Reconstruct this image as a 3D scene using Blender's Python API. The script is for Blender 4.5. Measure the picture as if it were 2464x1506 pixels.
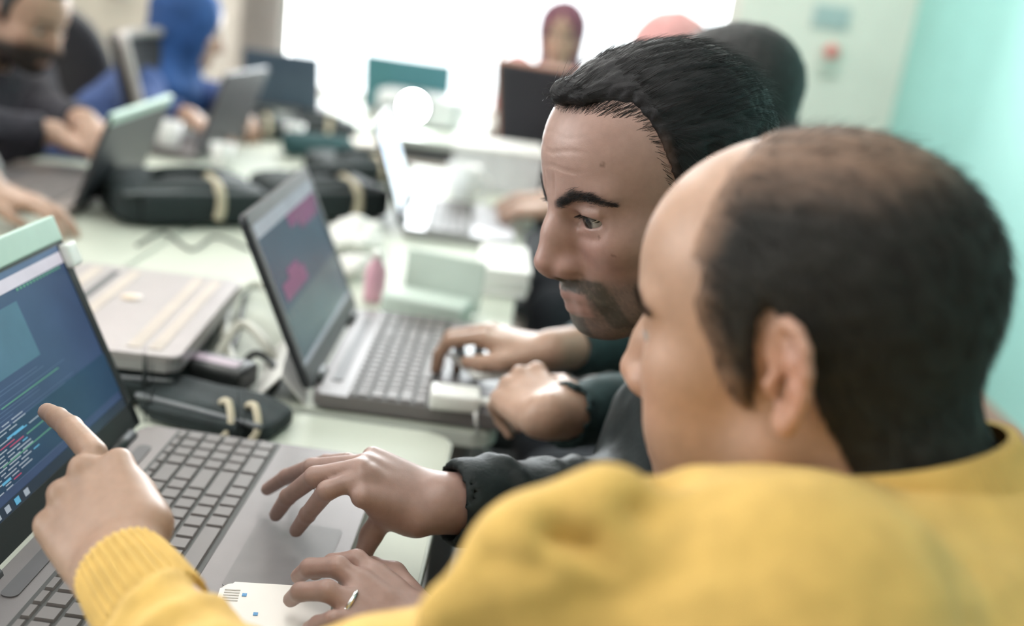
import bpy, bmesh, math, random
import numpy as np
from mathutils import Vector, Matrix
random.seed(7); RNG = np.random.default_rng(7)
for o in list(bpy.data.objects): bpy.data.objects.remove(o)
scene = bpy.context.scene
COL = scene.collection

# ------------------------------------------------------------------ camera
PITCH, ROLL, CZ, LENS = math.radians(17.5), math.radians(8.0), 1.26, 35.0
FPX = 2464 * LENS / 36
CAM = np.array([0, 0, CZ])
FW = np.array([0, math.cos(PITCH), -math.sin(PITCH)])
RT = np.array([1.0, 0, 0]); UP = np.array([0, math.sin(PITCH), math.cos(PITCH)])
IR = RT * math.cos(ROLL) + UP * math.sin(ROLL)
IU = -RT * math.sin(ROLL) + UP * math.cos(ROLL)
cd = bpy.data.cameras.new('camera'); cam = bpy.data.objects.new('camera', cd); COL.objects.link(cam)
cd.sensor_width = 36; cd.lens = LENS; cd.clip_start = .02
cam.matrix_world = Matrix(((IR[0], IU[0], -FW[0], 0), (IR[1], IU[1], -FW[1], 0), (IR[2], IU[2], -FW[2], CZ), (0, 0, 0, 1)))
cd.dof.use_dof = True; cd.dof.focus_distance = .79; cd.dof.aperture_fstop = 2.2; cd.dof.aperture_blades = 0
scene.camera = cam

def ray(px, py): return FW + (px - 1232) / FPX * IR + (753 - py) / FPX * IU
def at(px, py, t): return CAM + t * ray(px, py)                    # a point of the place at depth t
def onz(px, py, z):
    d = ray(px, py); return CAM + (z - CZ) / d[2] * d
def ony(px, py, y):
    d = ray(px, py); return CAM + y / d[1] * d

# ------------------------------------------------------------------ world, lights, exposure
w = bpy.data.worlds.new('daylight'); scene.world = w; w.use_nodes = True
bg = w.node_tree.nodes['Background']; bg.inputs[0].default_value = (.9, .97, 1, 1); bg.inputs[1].default_value = 3.0
scene.view_settings.view_transform = 'Standard'; scene.view_settings.look = 'None'
scene.view_settings.gamma = 1; scene.view_settings.exposure = 0.22; scene.view_settings.use_curve_mapping = False
def area_light(name, loc, rot, sx, sy, power, col):
    l = bpy.data.lights.new(name, 'AREA'); l.shape = 'RECTANGLE'; l.size = sx; l.size_y = sy; l.energy = power; l.color = col
    o = bpy.data.objects.new(name, l); COL.objects.link(o); o.location = loc; o.rotation_euler = rot; return o
# daylight of the big window in the far wall, and of the window in the side wall to the left
area_light('window_daylight', (-.24, 5.32, 1.48), (math.radians(-90), 0, 0), 2.26, 1.66, 175, (.93, .98, 1))
area_light('side_window_daylight', (-3.06, 1.0, 1.65), (0, math.radians(-90), 0), 1.5, 2.4, 42, (1, .98, .94))

# ------------------------------------------------------------------ materials
MATS = {}
def mat(name, col, rough=.6, metal=0, var=.08, scale=30, bump=0, bscale=200, spec=.5, emit=0, sheen=0, coat=0):
    if name in MATS: return MATS[name]
    m = bpy.data.materials.new(name); m.use_nodes = True; nt = m.node_tree; b = nt.nodes['Principled BSDF']
    b.inputs['Roughness'].default_value = rough; b.inputs['Metallic'].default_value = metal
    b.inputs['Specular IOR Level'].default_value = spec
    if sheen: b.inputs['Sheen Weight'].default_value = sheen
    if coat: b.inputs['Coat Weight'].default_value = coat
    tc = nt.nodes.new('ShaderNodeTexCoord')
    no = nt.nodes.new('ShaderNodeTexNoise'); no.inputs['Scale'].default_value = scale; no.inputs['Detail'].default_value = 4
    nt.links.new(tc.outputs['Object'], no.inputs['Vector'])
    rp = nt.nodes.new('ShaderNodeValToRGB')
    rp.color_ramp.elements[0].position = .3; rp.color_ramp.elements[1].position = .7
    rp.color_ramp.elements[0].color = (*[c * (1 - var) for c in col], 1); rp.color_ramp.elements[1].color = (*[min(1, c * (1 + var)) for c in col], 1)
    nt.links.new(no.outputs['Fac'], rp.inputs['Fac']); nt.links.new(rp.outputs['Color'], b.inputs['Base Color'])
    if emit:
        nt.links.new(rp.outputs['Color'], b.inputs['Emission Color']); b.inputs['Emission Strength'].default_value = emit
    if bump:
        n2 = nt.nodes.new('ShaderNodeTexNoise'); n2.inputs['Scale'].default_value = bscale; n2.inputs['Detail'].default_value = 3
        nt.links.new(tc.outputs['Object'], n2.inputs['Vector'])
        bp = nt.nodes.new('ShaderNodeBump'); bp.inputs['Strength'].default_value = bump; bp.inputs['Distance'].default_value = .002
        nt.links.new(n2.outputs['Fac'], bp.inputs['Height']); nt.links.new(bp.outputs['Normal'], b.inputs['Normal'])
    MATS[name] = m; return m
def vmat(name, rough=.5, sss=0, bump=0, bscale=600, spec=.4, sheen=0):
    """material whose colour is the mesh's own colour attribute (skin tone, stubble, lips, hair)"""
    if name in MATS: return MATS[name]
    m = bpy.data.materials.new(name); m.use_nodes = True; nt = m.node_tree; b = nt.nodes['Principled BSDF']
    at_ = nt.nodes.new('ShaderNodeVertexColor'); at_.layer_name = 'Col'
    tc = nt.nodes.new('ShaderNodeTexCoord'); no = nt.nodes.new('ShaderNodeTexNoise'); no.inputs['Scale'].default_value = 160; no.inputs['Detail'].default_value = 4
    nt.links.new(tc.outputs['Object'], no.inputs['Vector'])
    mx = nt.nodes.new('ShaderNodeMix'); mx.data_type = 'RGBA'; mx.blend_type = 'MULTIPLY'; mx.inputs[0].default_value = .22
    nt.links.new(at_.outputs['Color'], mx.inputs[6]); nt.links.new(no.outputs['Fac'], mx.inputs[7])
    nt.links.new(mx.outputs[2], b.inputs['Base Color'])
    b.inputs['Roughness'].default_value = rough; b.inputs['Specular IOR Level'].default_value = spec
    if sss:
        b.inputs['Subsurface Weight'].default_value = sss; b.inputs['Subsurface Radius'].default_value = (1, .35, .2); b.inputs['Subsurface Scale'].default_value = .006
    if sheen: b.inputs['Sheen Weight'].default_value = sheen
    if bump:
        n2 = nt.nodes.new('ShaderNodeTexNoise'); n2.inputs['Scale'].default_value = bscale; n2.inputs['Detail'].default_value = 3
        nt.links.new(tc.outputs['Object'], n2.inputs['Vector'])
        bp = nt.nodes.new('ShaderNodeBump'); bp.inputs['Strength'].default_value = bump; bp.inputs['Distance'].default_value = .001
        nt.links.new(n2.outputs['Fac'], bp.inputs['Height']); nt.links.new(bp.outputs['Normal'], b.inputs['Normal'])
    MATS[name] = m; return m
def screen_mat(name, col, strength):
    if name in MATS: return MATS[name]
    m = mat(name, col, .25, var=.12, scale=12, emit=strength); return m

# ------------------------------------------------------------------ mesh helpers
def tag(o, label=None, cat=None, group=None, kind=None):
    if label: o['label'] = label
    if cat: o['category'] = cat
    if group: o['group'] = group
    if kind: o['kind'] = kind
    return o
def empty(name, loc=(0, 0, 0), rz=0):
    o = bpy.data.objects.new(name, None); COL.objects.link(o); o.location = loc; o.rotation_euler = (0, 0, rz); o.empty_display_size = .05; return o
def link(name, me, m, parent=None, smooth=False, auto=None):
    if m is not None: me.materials.append(m)
    if smooth: me.polygons.foreach_set('use_smooth', np.ones(len(me.polygons), bool))
    o = bpy.data.objects.new(name, me); COL.objects.link(o)
    if parent: o.parent = parent
    return o
def bm_obj(name, bm, m, parent=None, smooth=False):
    me = bpy.data.meshes.new(name); bm.normal_update(); bm.to_mesh(me); bm.free()
    return link(name, me, m, parent, smooth)
def box(bm, c, s, bev=0, M=None, seg=2):
    r = bmesh.ops.create_cube(bm, size=1); vs = r['verts']
    for v in vs: v.co = Vector((v.co.x * s[0] + c[0], v.co.y * s[1] + c[1], v.co.z * s[2] + c[2]))
    if bev:
        es = list({e for v in vs for e in v.link_edges})
        rr = bmesh.ops.bevel(bm, geom=es, offset=bev, segments=seg, affect='EDGES', profile=.5); vs = list({v for f in rr['faces'] for v in f.verts} | {v for v in vs if v.is_valid})
    if M is not None:
        for v in vs: v.co = M @ v.co
    return vs
def box_obj(name, c, s, m, parent=None, bev=0, M=None, seg=2):
    bm = bmesh.new(); box(bm, c, s, bev, M, seg); return bm_obj(name, bm, m, parent, bev > 0 and seg > 2)
def tube(bm, pts, rad, n=10, cap=True):
    pts = [np.array(q, float) for q in pts]; rings = []
    prev = None
    for i, q in enumerate(pts):
        t = pts[min(i + 1, len(pts) - 1)] - pts[max(i - 1, 0)]; t = t / (np.linalg.norm(t) + 1e-9)
        if prev is None:
            a = np.array([0, 0, 1.0]) if abs(t[2]) < .9 else np.array([1.0, 0, 0])
        else: a = prev
        a = a - t * (a @ t); a /= np.linalg.norm(a) + 1e-9; b = np.cross(t, a); prev = a
        r = rad[i] if hasattr(rad, '__len__') else rad
        rings.append([bm.verts.new(Vector(q + r * (math.cos(k * 2 * math.pi / n) * a + math.sin(k * 2 * math.pi / n) * b))) for k in range(n)])
    for A, B in zip(rings, rings[1:]):
        for k in range(n): bm.faces.new((A[k], A[(k + 1) % n], B[(k + 1) % n], B[k]))
    if cap: bm.faces.new(rings[0][::-1]); bm.faces.new(rings[-1])
def smooth_path(pts, n=8):
    P = [np.array(q, float) for q in pts]; P = [P[0]] + P + [P[-1]]; out = []
    for i in range(1, len(P) - 2):
        for k in range(n):
            t = k / n; a, b, c, d = P[i - 1], P[i], P[i + 1], P[i + 2]
            out.append(.5 * (2 * b + (c - a) * t + (2 * a - 5 * b + 4 * c - d) * t * t + (3 * b - a - 3 * c + d) * t ** 3))
    out.append(P[-2]); return out
def tube_obj(name, pts, rad, m, parent=None, n=10, sm=8):
    bm = bmesh.new(); q = smooth_path(pts, sm) if sm else pts
    tube(bm, q, rad, n); return bm_obj(name, bm, m, parent, True)
def lathe(bm, prof, n=24, c=(0, 0, 0)):
    rings = []
    for r, z in prof:
        rings.append([bm.verts.new((c[0] + r * math.cos(2 * math.pi * k / n), c[1] + r * math.sin(2 * math.pi * k / n), c[2] + z)) for k in range(n)])
    for A, B in zip(rings, rings[1:]):
        for k in range(n): bm.faces.new((A[k], A[(k + 1) % n], B[(k + 1) % n], B[k]))
    bm.faces.new(rings[0][::-1]); bm.faces.new(rings[-1])
def rrect(w, h, r, n=6):
    out = []
    for cx, cy, a0 in ((w / 2 - r, h / 2 - r, 0), (-w / 2 + r, h / 2 - r, 90), (-w / 2 + r, -h / 2 + r, 180), (w / 2 - r, -h / 2 + r, 270)):
        for k in range(n + 1):
            a = math.radians(a0 + 90 * k / n); out.append((cx + r * math.cos(a), cy + r * math.sin(a)))
    return out
def prism(bm, poly, z0, z1, bev=0, M=None):
    a = [bm.verts.new((x, y, z0)) for x, y in poly]; b = [bm.verts.new((x, y, z1)) for x, y in poly]
    n = len(poly); f0 = bm.faces.new(a[::-1]); f1 = bm.faces.new(b)
    for k in range(n): bm.faces.new((a[k], a[(k + 1) % n], b[(k + 1) % n], b[k]))
    vs = a + b
    if bev:
        es = list(f0.edges) + list(f1.edges)
        rr = bmesh.ops.bevel(bm, geom=es, offset=bev, segments=2, affect='EDGES', profile=.5); vs = list({v for v in vs if v.is_valid} | {v for f in rr['faces'] for v in f.verts})
    if M is not None:
        for v in vs: v.co = M @ v.co
def np_mesh(name, V, Q, col=None):
    V = np.asarray(V, np.float32); Q = np.asarray(Q, np.int32); me = bpy.data.meshes.new(name)
    me.vertices.add(len(V)); me.vertices.foreach_set('co', V.ravel())
    k = Q.shape[1]; me.loops.add(Q.size); me.loops.foreach_set('vertex_index', Q.ravel())
    me.polygons.add(len(Q)); me.polygons.foreach_set('loop_start', np.arange(0, Q.size, k, dtype=np.int32))
    try: me.polygons.foreach_set('loop_total', np.full(len(Q), k, np.int32))
    except Exception: pass
    me.update(calc_edges=True)
    if col is not None:
        a = me.color_attributes.new('Col', 'FLOAT_COLOR', 'POINT')
        c = np.ones((len(V), 4), np.float32); c[:, :3] = col; a.data.foreach_set('color', c.ravel())
    return me
def vnoise(P, seed=0):
    i = np.floor(P).astype(np.int64); f = P - i; f = f * f * (3 - 2 * f)
    def h(a, b, c):
        x = np.sin(a * 127.1 + b * 311.7 + c * 74.7 + seed * 17.3) * 43758.5453; return x - np.floor(x)
    r = 0
    for dx in (0, 1):
        for dy in (0, 1):
            for dz in (0, 1):
                wt = (f[:, 0] if dx else 1 - f[:, 0]) * (f[:, 1] if dy else 1 - f[:, 1]) * (f[:, 2] if dz else 1 - f[:, 2])
                r = r + wt * h(i[:, 0] + dx, i[:, 1] + dy, i[:, 2] + dz)
    return r
def sstep(a, b, x):
    t = np.clip((x - a) / (b - a), 0, 1); return t * t * (3 - 2 * t)

# ------------------------------------------------------------------ organic surfaces: smooth-blended distance fields -> quad mesh
def smin(a, b, k):
    if k <= 0: return np.minimum(a, b)
    h = np.maximum(k - np.abs(a - b), 0) / k; return np.minimum(a, b) - h * h * k * .25
class SDF:
    def __init__(s):
        s.leaf = []; s.ops = []; s.br = []; s.lo = np.full(3, 9.); s.hi = np.full(3, -9.); s.M = np.eye(4); s.sc = 1.
    def frame(s, M, sc=1.): s.M = M; s.sc = sc; return s
    def tr(s, q): return s.M[:3, :3] @ (np.array(q, float) * s.sc) + s.M[:3, 3]
    def _add(s, fn, lo, hi, op, k, grow=True):
        s.leaf.append(fn); i = len(s.leaf) - 1
        if grow: s.lo = np.minimum(s.lo, lo); s.hi = np.maximum(s.hi, hi)
        if op in 'us': s.ops.append((op, i, k * s.sc))
        else: s.br[-1][0].append((i, k * s.sc))
    def branch(s, k): s.br.append(([], k)); return s
    def rc(s, a, b, r1, r2=None, k=.01, op='u'):
        r2 = r1 if r2 is None else r2; a = s.tr(a); b = s.tr(b); r1 *= s.sc; r2 *= s.sc; ba = b - a; l2 = ba @ ba + 1e-12
        def fn(P):
            pa = P - a; h = np.clip(pa @ ba / l2, 0, 1); q = pa - h[..., None] * ba
            return np.sqrt(np.einsum('...i,...i', q, q)) - (r1 + (r2 - r1) * h)
        m = max(r1, r2); s._add(fn, np.minimum(a, b) - m, np.maximum(a, b) + m, op, k, op != 's'); return s
    def chain(s, pts, rad, k=.004, op='u'):
        for i in range(len(pts) - 1): s.rc(pts[i], pts[i + 1], rad[i], rad[i + 1], k, op)
        return s
    def el(s, c, r, k=.01, op='u', R=None):
        c = s.tr(c); r = np.array(r, float) * s.sc; B = s.M[:3, :3] if R is None else s.M[:3, :3] @ R
        def fn(P):
            q = (P - c) @ B; k0 = np.sqrt(((q / r) ** 2).sum(-1)); k1 = np.sqrt(((q / r ** 2) ** 2).sum(-1)) + 1e-9
            return k0 * (k0 - 1) / k1
        m = max(r); s._add(fn, c - m, c + m, op, k, op != 's'); return s
    def custom(s, fn, k=.004, op='s'):
        fn.always = True; s._add(fn, 0, 0, op, k, False); return s
    def ev(s, P, act=None, pre=None):
        d = None
        def L(i): return s.leaf[i](P) if pre is None else pre[i]
        for op, i, k in s.ops:
            if act is not None and not act[i]: continue
            v = L(i)
            if op == 'u': d = v if d is None else smin(d, v, k)
            elif d is not None: d = -smin(-d, v, k)
        if d is None: d = np.full(P.shape[:-1], .5)
        res = d
        for lst, kb in s.br:
            f = None
            for i, k in lst:
                if act is not None and not act[i]: continue
                v = L(i); f = v if f is None else smin(f, v, k)
            if f is not None: res = np.minimum(res, smin(d, f, kb))
        return res
    def mesh(s, h, n=12, smooth=1):
        lo = s.lo - 3 * h; B = h * n; nb = np.ceil((s.hi + 3 * h - lo) / B).astype(int)
        gi = np.stack(np.meshgrid(*[np.arange(q) for q in nb], indexing='ij'), -1).reshape(-1, 3)
        cen = lo + (gi + .5) * B; R = B * .866
        D = [f(cen) for f in s.leaf]; dc = s.ev(cen, None, D)
        keep = np.abs(dc) < R * 1.35 + .006; gi = gi[keep]
        alw = np.array([getattr(f, 'always', False) for f in s.leaf])
        kl = np.full(len(s.leaf), .012)
        for _, i, k in s.ops: kl[i] = max(kl[i], k)
        for lst, kb in s.br:
            for i, k in lst: kl[i] = max(kl[i], k, kb)
        A = np.stack(D, 1)[keep] < R * 1.2 + kl[None] * 2 + .03; A |= alw[None]
        loc = np.stack(np.meshgrid(*[np.arange(n + 1)] * 3, indexing='ij'), -1) * h
        NY, NZ = int(nb[1] * n + 2), int(nb[2] * n + 2)
        def gid(c): return (c[:, 0].astype(np.int64) * NY + c[:, 1]) * NZ + c[:, 2]
        cor = np.array([(a, b, c) for a in (0, 1) for b in (0, 1) for c in (0, 1)])
        edg = [(i, j) for i in range(8) for j in range(i + 1, 8) if abs(cor[i] - cor[j]).sum() == 1]
        VS, IDS, FS = [], [], []
        for g, act in zip(gi, A):
            o = lo + g * B; V = s.ev(loc + o, act); S = V < 0
            if S.all() or not S.any(): continue
            cnt = np.zeros((n, n, n), np.int8)
            for a, b, c in cor: cnt += S[a:a + n, b:b + n, c:c + n]
            ci = np.argwhere((cnt > 0) & (cnt < 8))
            if len(ci):
                vals = np.stack([V[ci[:, 0] + a, ci[:, 1] + b, ci[:, 2] + c] for a, b, c in cor], 1)
                acc = np.zeros((len(ci), 3)); num = np.zeros(len(ci))
                for i, j in edg:
                    x = (vals[:, i] < 0) != (vals[:, j] < 0); t = np.where(x, vals[:, i] / (vals[:, i] - vals[:, j] + 1e-20), 0)
                    acc += np.where(x[:, None], cor[i] + t[:, None] * (cor[j] - cor[i]), 0); num += x
                VS.append(o + (ci + acc / num[:, None]) * h); IDS.append(gid(ci + g * n))
            for ax in range(3):
                e = [0, 0, 0]; e[ax] = 1; S0 = S[:n, :n, :n]; S1 = S[e[0]:e[0] + n, e[1]:e[1] + n, e[2]:e[2] + n]
                q = np.argwhere(S0 != S1)
                if not len(q): continue
                b, c = (ax + 1) % 3, (ax + 2) % 3; G = q + g * n; ids = []
                for ob, oc in ((0, 0), (-1, 0), (-1, -1), (0, -1)):
                    G2 = G.copy(); G2[:, b] += ob; G2[:, c] += oc; ids.append(gid(G2))
                F = np.stack(ids, 1); fl = ~S0[q[:, 0], q[:, 1], q[:, 2]]; F[fl] = F[fl][:, ::-1]; FS.append(F)
        V = np.concatenate(VS); I = np.concatenate(IDS); F = np.concatenate(FS)
        od = np.argsort(I); I = I[od]; V = V[od]; J = np.searchsorted(I, F); J = np.clip(J, 0, len(I) - 1)
        ok = (I[J] == F).all(1); Q = J[ok]
        for _ in range(smooth):
            a = np.concatenate([Q[:, 0], Q[:, 1], Q[:, 2], Q[:, 3]]); b = np.concatenate([Q[:, 1], Q[:, 2], Q[:, 3], Q[:, 0]])
            n1 = np.bincount(a, minlength=len(V)) + np.bincount(b, minlength=len(V)); T = np.zeros_like(V)
            for c in range(3): T[:, c] = np.bincount(a, V[b, c], len(V)) + np.bincount(b, V[a, c], len(V))
            V = V * .5 + .5 * T / np.maximum(n1, 1)[:, None]
        return V, Q
def largest(V, Q):
    lab = np.arange(len(V))
    while True:
        m = lab[Q].min(1); new = lab.copy(); np.minimum.at(new, Q.ravel(), np.repeat(m, Q.shape[1])); new = new[new]
        if (new == lab).all(): break
        lab = new
    big = np.bincount(lab).argmax(); kp = lab == big; idx = np.cumsum(kp) - 1
    return V[kp], idx[Q[kp[Q].all(1)]]
def vnormals(V, Q):
    n = np.cross(V[Q[:, 2]] - V[Q[:, 0]], V[Q[:, 3]] - V[Q[:, 1]]); N = np.zeros_like(V)
    for k in range(4):
        for c in range(3): N[:, c] += np.bincount(Q[:, k], n[:, c], len(V))
    return N / (np.linalg.norm(N, axis=1)[:, None] + 1e-12)
def snap(S, pts, off):
    P = np.array(pts, float)
    for _ in range(8):
        d = S.ev(P); e = 5e-4; g = np.stack([S.ev(P + e * np.eye(3)[c]) - S.ev(P - e * np.eye(3)[c]) for c in range(3)], 1) / (2 * e); g /= np.linalg.norm(g, axis=1)[:, None] + 1e-9
        P = P - (d - off)[:, None] * g
    return P, g
def rotm(yaw, pit, rol):
    cy, sy, cp, sp, cr, sr = math.cos(yaw), math.sin(yaw), math.cos(pit), math.sin(pit), math.cos(rol), math.sin(rol)
    return np.array([[cy, -sy, 0], [sy, cy, 0], [0, 0, 1]]) @ np.array([[cp, 0, sp], [0, 1, 0], [-sp, 0, cp]]) @ np.array([[1, 0, 0], [0, cr, -sr], [0, sr, cr]])
def mtx(pos, R): M = np.eye(4); M[:3, :3] = R; M[:3, 3] = pos; return M
def unit(v): v = np.array(v, float); return v / np.linalg.norm(v)

# ------------------------------------------------------------------ the room
cream = mat('cream_wall_paint', (.86, .81, .74), .85, var=.03, scale=6, bump=.15, bscale=120)
palew = mat('pale_green_wall_paint', (.74, .77, .70), .85, var=.03, scale=6, bump=.15, bscale=120)
teal = mat('teal_wall_paint', (.33, .66, .615), .55, var=.03, scale=4, bump=.12, bscale=90)
white = mat('white_plastic', (.80, .80, .77), .35, var=.02)
floor_m = mat('floor_tile', (.36, .29, .25), .45, var=.1, scale=9)
grout = mat('floor_grout', (.16, .14, .13), .9)
X0, X1, Y0, Y1, ZT = -3.0, 1.76, -2.4, 5.2, 2.8
def struct(name, c, s, m, parent=None):
    o = box_obj(name, c, s, m, parent)
    if parent is None: o['kind'] = 'structure'
    return o
fl = struct('floor', ((X0 + X1) / 2, (Y0 + Y1) / 2, -.06), (X1 - X0 + .4, Y1 - Y0 + .4, .1), grout)
bmT = bmesh.new(); box(bmT, (0, 0, 0), (.394, .394, .02), .003); tme = bpy.data.meshes.new('floor_tile'); bmT.to_mesh(tme); bmT.free(); tme.materials.append(floor_m)
for i in range(12):
    for j in range(19):
        t = bpy.data.objects.new('floor_tile', tme); COL.objects.link(t); t.parent = fl; t.location = (X0 + .2 + i * .4 - fl.location[0], Y0 + .2 + j * .4, -.01)
struct('ceiling', ((X0 + X1) / 2, (Y0 + Y1) / 2, ZT + .05), (X1 - X0 + .4, Y1 - Y0 + .4, .1), mat('ceiling_paint', (.82, .82, .80), .9, var=.02))
WX0, WX1, WZ0, WZ1 = -1.38, .90, .64, 2.32
def wall_with_hole(name, axis, pos, a0, a1, h0, h1, z0, z1, m, th=.16):
    bm = bmesh.new()
    for (p, q, zz0, zz1) in ((a0, h0, 0, ZT), (h1, a1, 0, ZT), (h0, h1, 0, z0), (h0, h1, z1, ZT)):
        c = ((p + q) / 2, pos, (zz0 + zz1) / 2) if axis == 'y' else (pos, (p + q) / 2, (zz0 + zz1) / 2)
        s = (q - p, th, zz1 - zz0) if axis == 'y' else (th, q - p, zz1 - zz0); box(bm, c, s)
    o = bm_obj(name, bm, m); o['kind'] = 'structure'; return o
wall_with_hole('wall_back', 'y', Y1 + .08, X0, X1, WX0, WX1, WZ0, WZ1, cream)
wall_with_hole('wall_left', 'x', X0 - .08, Y0, Y1, -.2, 2.2, .9, 2.4, cream)
struct('wall_right', (X1 + .08, (Y0 + Y1) / 2, ZT / 2), (.16, Y1 - Y0 + .32, ZT), teal)
struct('wall_front', ((X0 + X1) / 2, Y0 - .08, ZT / 2), (X1 - X0, .16, ZT), cream)
# pale panel of wall between the window and the teal wall
struct('trim_1', (1.33, Y1 - .012, ZT / 2), (.86, .02, ZT), palew)
struct('baseboard_right', (X1 - .008, (Y0 + Y1) / 2, .05), (.014, Y1 - Y0, .1), mat('baseboard_wood', (.40, .30, .24), .5))
def glass():
    m = bpy.data.materials.new('window_glass'); m.use_nodes = True; nt = m.node_tree; nt.nodes.remove(nt.nodes['Principled BSDF'])
    tr = nt.nodes.new('ShaderNodeBsdfTransparent'); gl = nt.nodes.new('ShaderNodeBsdfGlossy'); gl.inputs['Roughness'].default_value = .02
    lw = nt.nodes.new('ShaderNodeFresnel'); lw.inputs[0].default_value = 1.45; mx = nt.nodes.new('ShaderNodeMixShader')
    nt.links.new(lw.outputs[0], mx.inputs[0]); nt.links.new(tr.outputs[0], mx.inputs[1]); nt.links.new(gl.outputs[0], mx.inputs[2])
    nt.links.new(mx.outputs[0], nt.nodes['Material Output'].inputs[0]); return m
GL = glass(); frame_m = mat('window_frame_paint', (.80, .78, .74), .4, var=.02)
def window(name, axis, pos, a0, a1, z0, z1, n):
    e = empty(name); e['kind'] = 'structure'
    def b(nm, ca, cz, sa, sz, th, m):
        c = (ca, pos, cz) if axis == 'y' else (pos, ca, cz); s = (sa, th, sz) if axis == 'y' else (th, sa, sz); return box_obj(nm, c, s, m, e)
    f = .05
    b('window_frame', (a0 + a1) / 2, z0 + f / 2, a1 - a0, f, .06, frame_m); b('window_frame', (a0 + a1) / 2, z1 - f / 2, a1 - a0, f, .06, frame_m)
    b('window_frame', a0 + f / 2, (z0 + z1) / 2, f, z1 - z0 - 2 * f, .06, frame_m); b('window_frame', a1 - f / 2, (z0 + z1) / 2, f, z1 - z0 - 2 * f, .06, frame_m)
    for k in range(n):
        p0 = a0 + f + k * (a1 - a0 - 2 * f) / n; p1 = a0 + f + (k + 1) * (a1 - a0 - 2 * f) / n
        b('pane', (p0 + p1) / 2, (z0 + z1) / 2, p1 - p0 - .03, z1 - z0 - 2 * f, .006, GL)
        if k: b('mullion', p0, (z0 + z1) / 2, .03, z1 - z0 - 2 * f, .05, frame_m)
window('window_1', 'y', Y1 + .05, WX0, WX1, WZ0, WZ1, 2)
window('window_2', 'x', X0 - .03, -.2, 2.2, .9, 2.4, 3)
struct('trim_2', ((WX0 + WX1) / 2, Y1 - .05, WZ0 - .02), (WX1 - WX0 + .1, .16, .035), frame_m)
# curtain strip drawn to the window's left side
cm = mat('curtain_cloth', (.50, .46, .42), .9, var=.05, sheen=.2)
bm = bmesh.new(); n = 60
ra = [bm.verts.new((WX0 - .16 + .2 * k / n, Y1 - .10 + .018 * math.sin(k * .95), 2.45)) for k in range(n + 1)]
rb = [bm.verts.new((WX0 - .16 + .2 * k / n, Y1 - .10 + .022 * math.sin(k * .95 + .3), .12)) for k in range(n + 1)]
for k in range(n): bm.faces.new((ra[k], ra[k + 1], rb[k + 1], rb[k]))
bmesh.ops.solidify(bm, geom=bm.faces[:], thickness=.004)
tag(bm_obj('curtain', bm, cm, None, True), 'narrow grey-beige curtain hanging beside the bright window', 'curtain')
# door in the far wall at the left
dr = empty('door_1', (-2.45, Y1 - .02, 0)); dr['kind'] = 'structure'
dm = mat('door_paint', (.66, .62, .54), .5, var=.03)
box_obj('door_leaf', (0, 0, 1.0), (.84, .04, 2.0), dm, dr, .004)
for sx in (-1, 1): box_obj('door_frame', (sx * .46, 0, 1.03), (.07, .07, 2.06), frame_m, dr, .004)
box_obj('door_frame', (0, 0, 2.06), (.99, .07, .07), frame_m, dr, .004)
tube_obj('door_handle', [(.33, -.03, 1.0), (.33, -.07, 1.0), (.22, -.07, 1.0)], .01, mat('brushed_steel', (.5, .5, .5), .3, 1), dr, 8, 4)
# things fixed on the pale wall
q = ony(2000, 42, Y1 - .03); s_ = empty('wall_sign', (q[0], Y1 - .03, q[2]))
box_obj('plate', (0, 0, 0), (.17, .012, .10), mat('sign_plate', (.38, .50, .50), .5), s_, .003); box_obj('border', (0, .004, 0), (.19, .008, .12), mat('sign_border', (.55, .62, .58), .5), s_, .003)
tag(s_, 'small grey-blue sign plate on the pale wall above the red alarm button', 'sign')
q = ony(1998, 128, Y1 - .03); s_ = empty('alarm_button', (q[0], Y1 - .03, q[2]))
box_obj('housing', (0, 0, -.03), (.10, .03, .15), mat('alarm_housing', (.55, .62, .55), .5), s_, .008)
bm = bmesh.new(); lathe(bm, [(.001, .03), (.028, .028), (.034, .02), (.036, 0)], 20); bmesh.ops.rotate(bm, verts=bm.verts, matrix=Matrix.Rotation(math.radians(90), 3, 'X'))
bm_obj('button', bm, mat('alarm_red', (.75, .22, .2), .4), s_, True).location = (0, -.01, .01)
tag(s_, 'pale wall box with a round red button near the teal wall', 'button')
# added ceiling lamps, out of view, for soft fill and a brighter far wall
lamp_d = mat('added_lamp_diffuser', (1, .97, .93), .5, var=0, emit=6.5)
lamp_b = mat('added_lamp_housing', (.8, .8, .8), .4, var=.02)
for i, (x, y, nm) in enumerate(((-1.7, .9, 'nearest the side window'), (-.25, .35, 'above the front tables'), (-1.7, 3.3, 'above the left tables'), (-.25, 2.7, 'above the middle tables'), (-1.7, 4.35, 'in the far left corner'), (1.05, 4.1, 'before the pale wall'))):
    e = empty('added_ceiling_light', (x, y, ZT)); box_obj('housing', (0, 0, -.03), (.62, 1.24, .06), lamp_b, e, .004); box_obj('diffuser', (0, 0, -.063), (.56, 1.18, .012), lamp_d, e, .003)
    tag(e, 'added out-of-view ceiling light panel ' + nm, 'ceiling light', 'added ceiling light panels')

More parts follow.
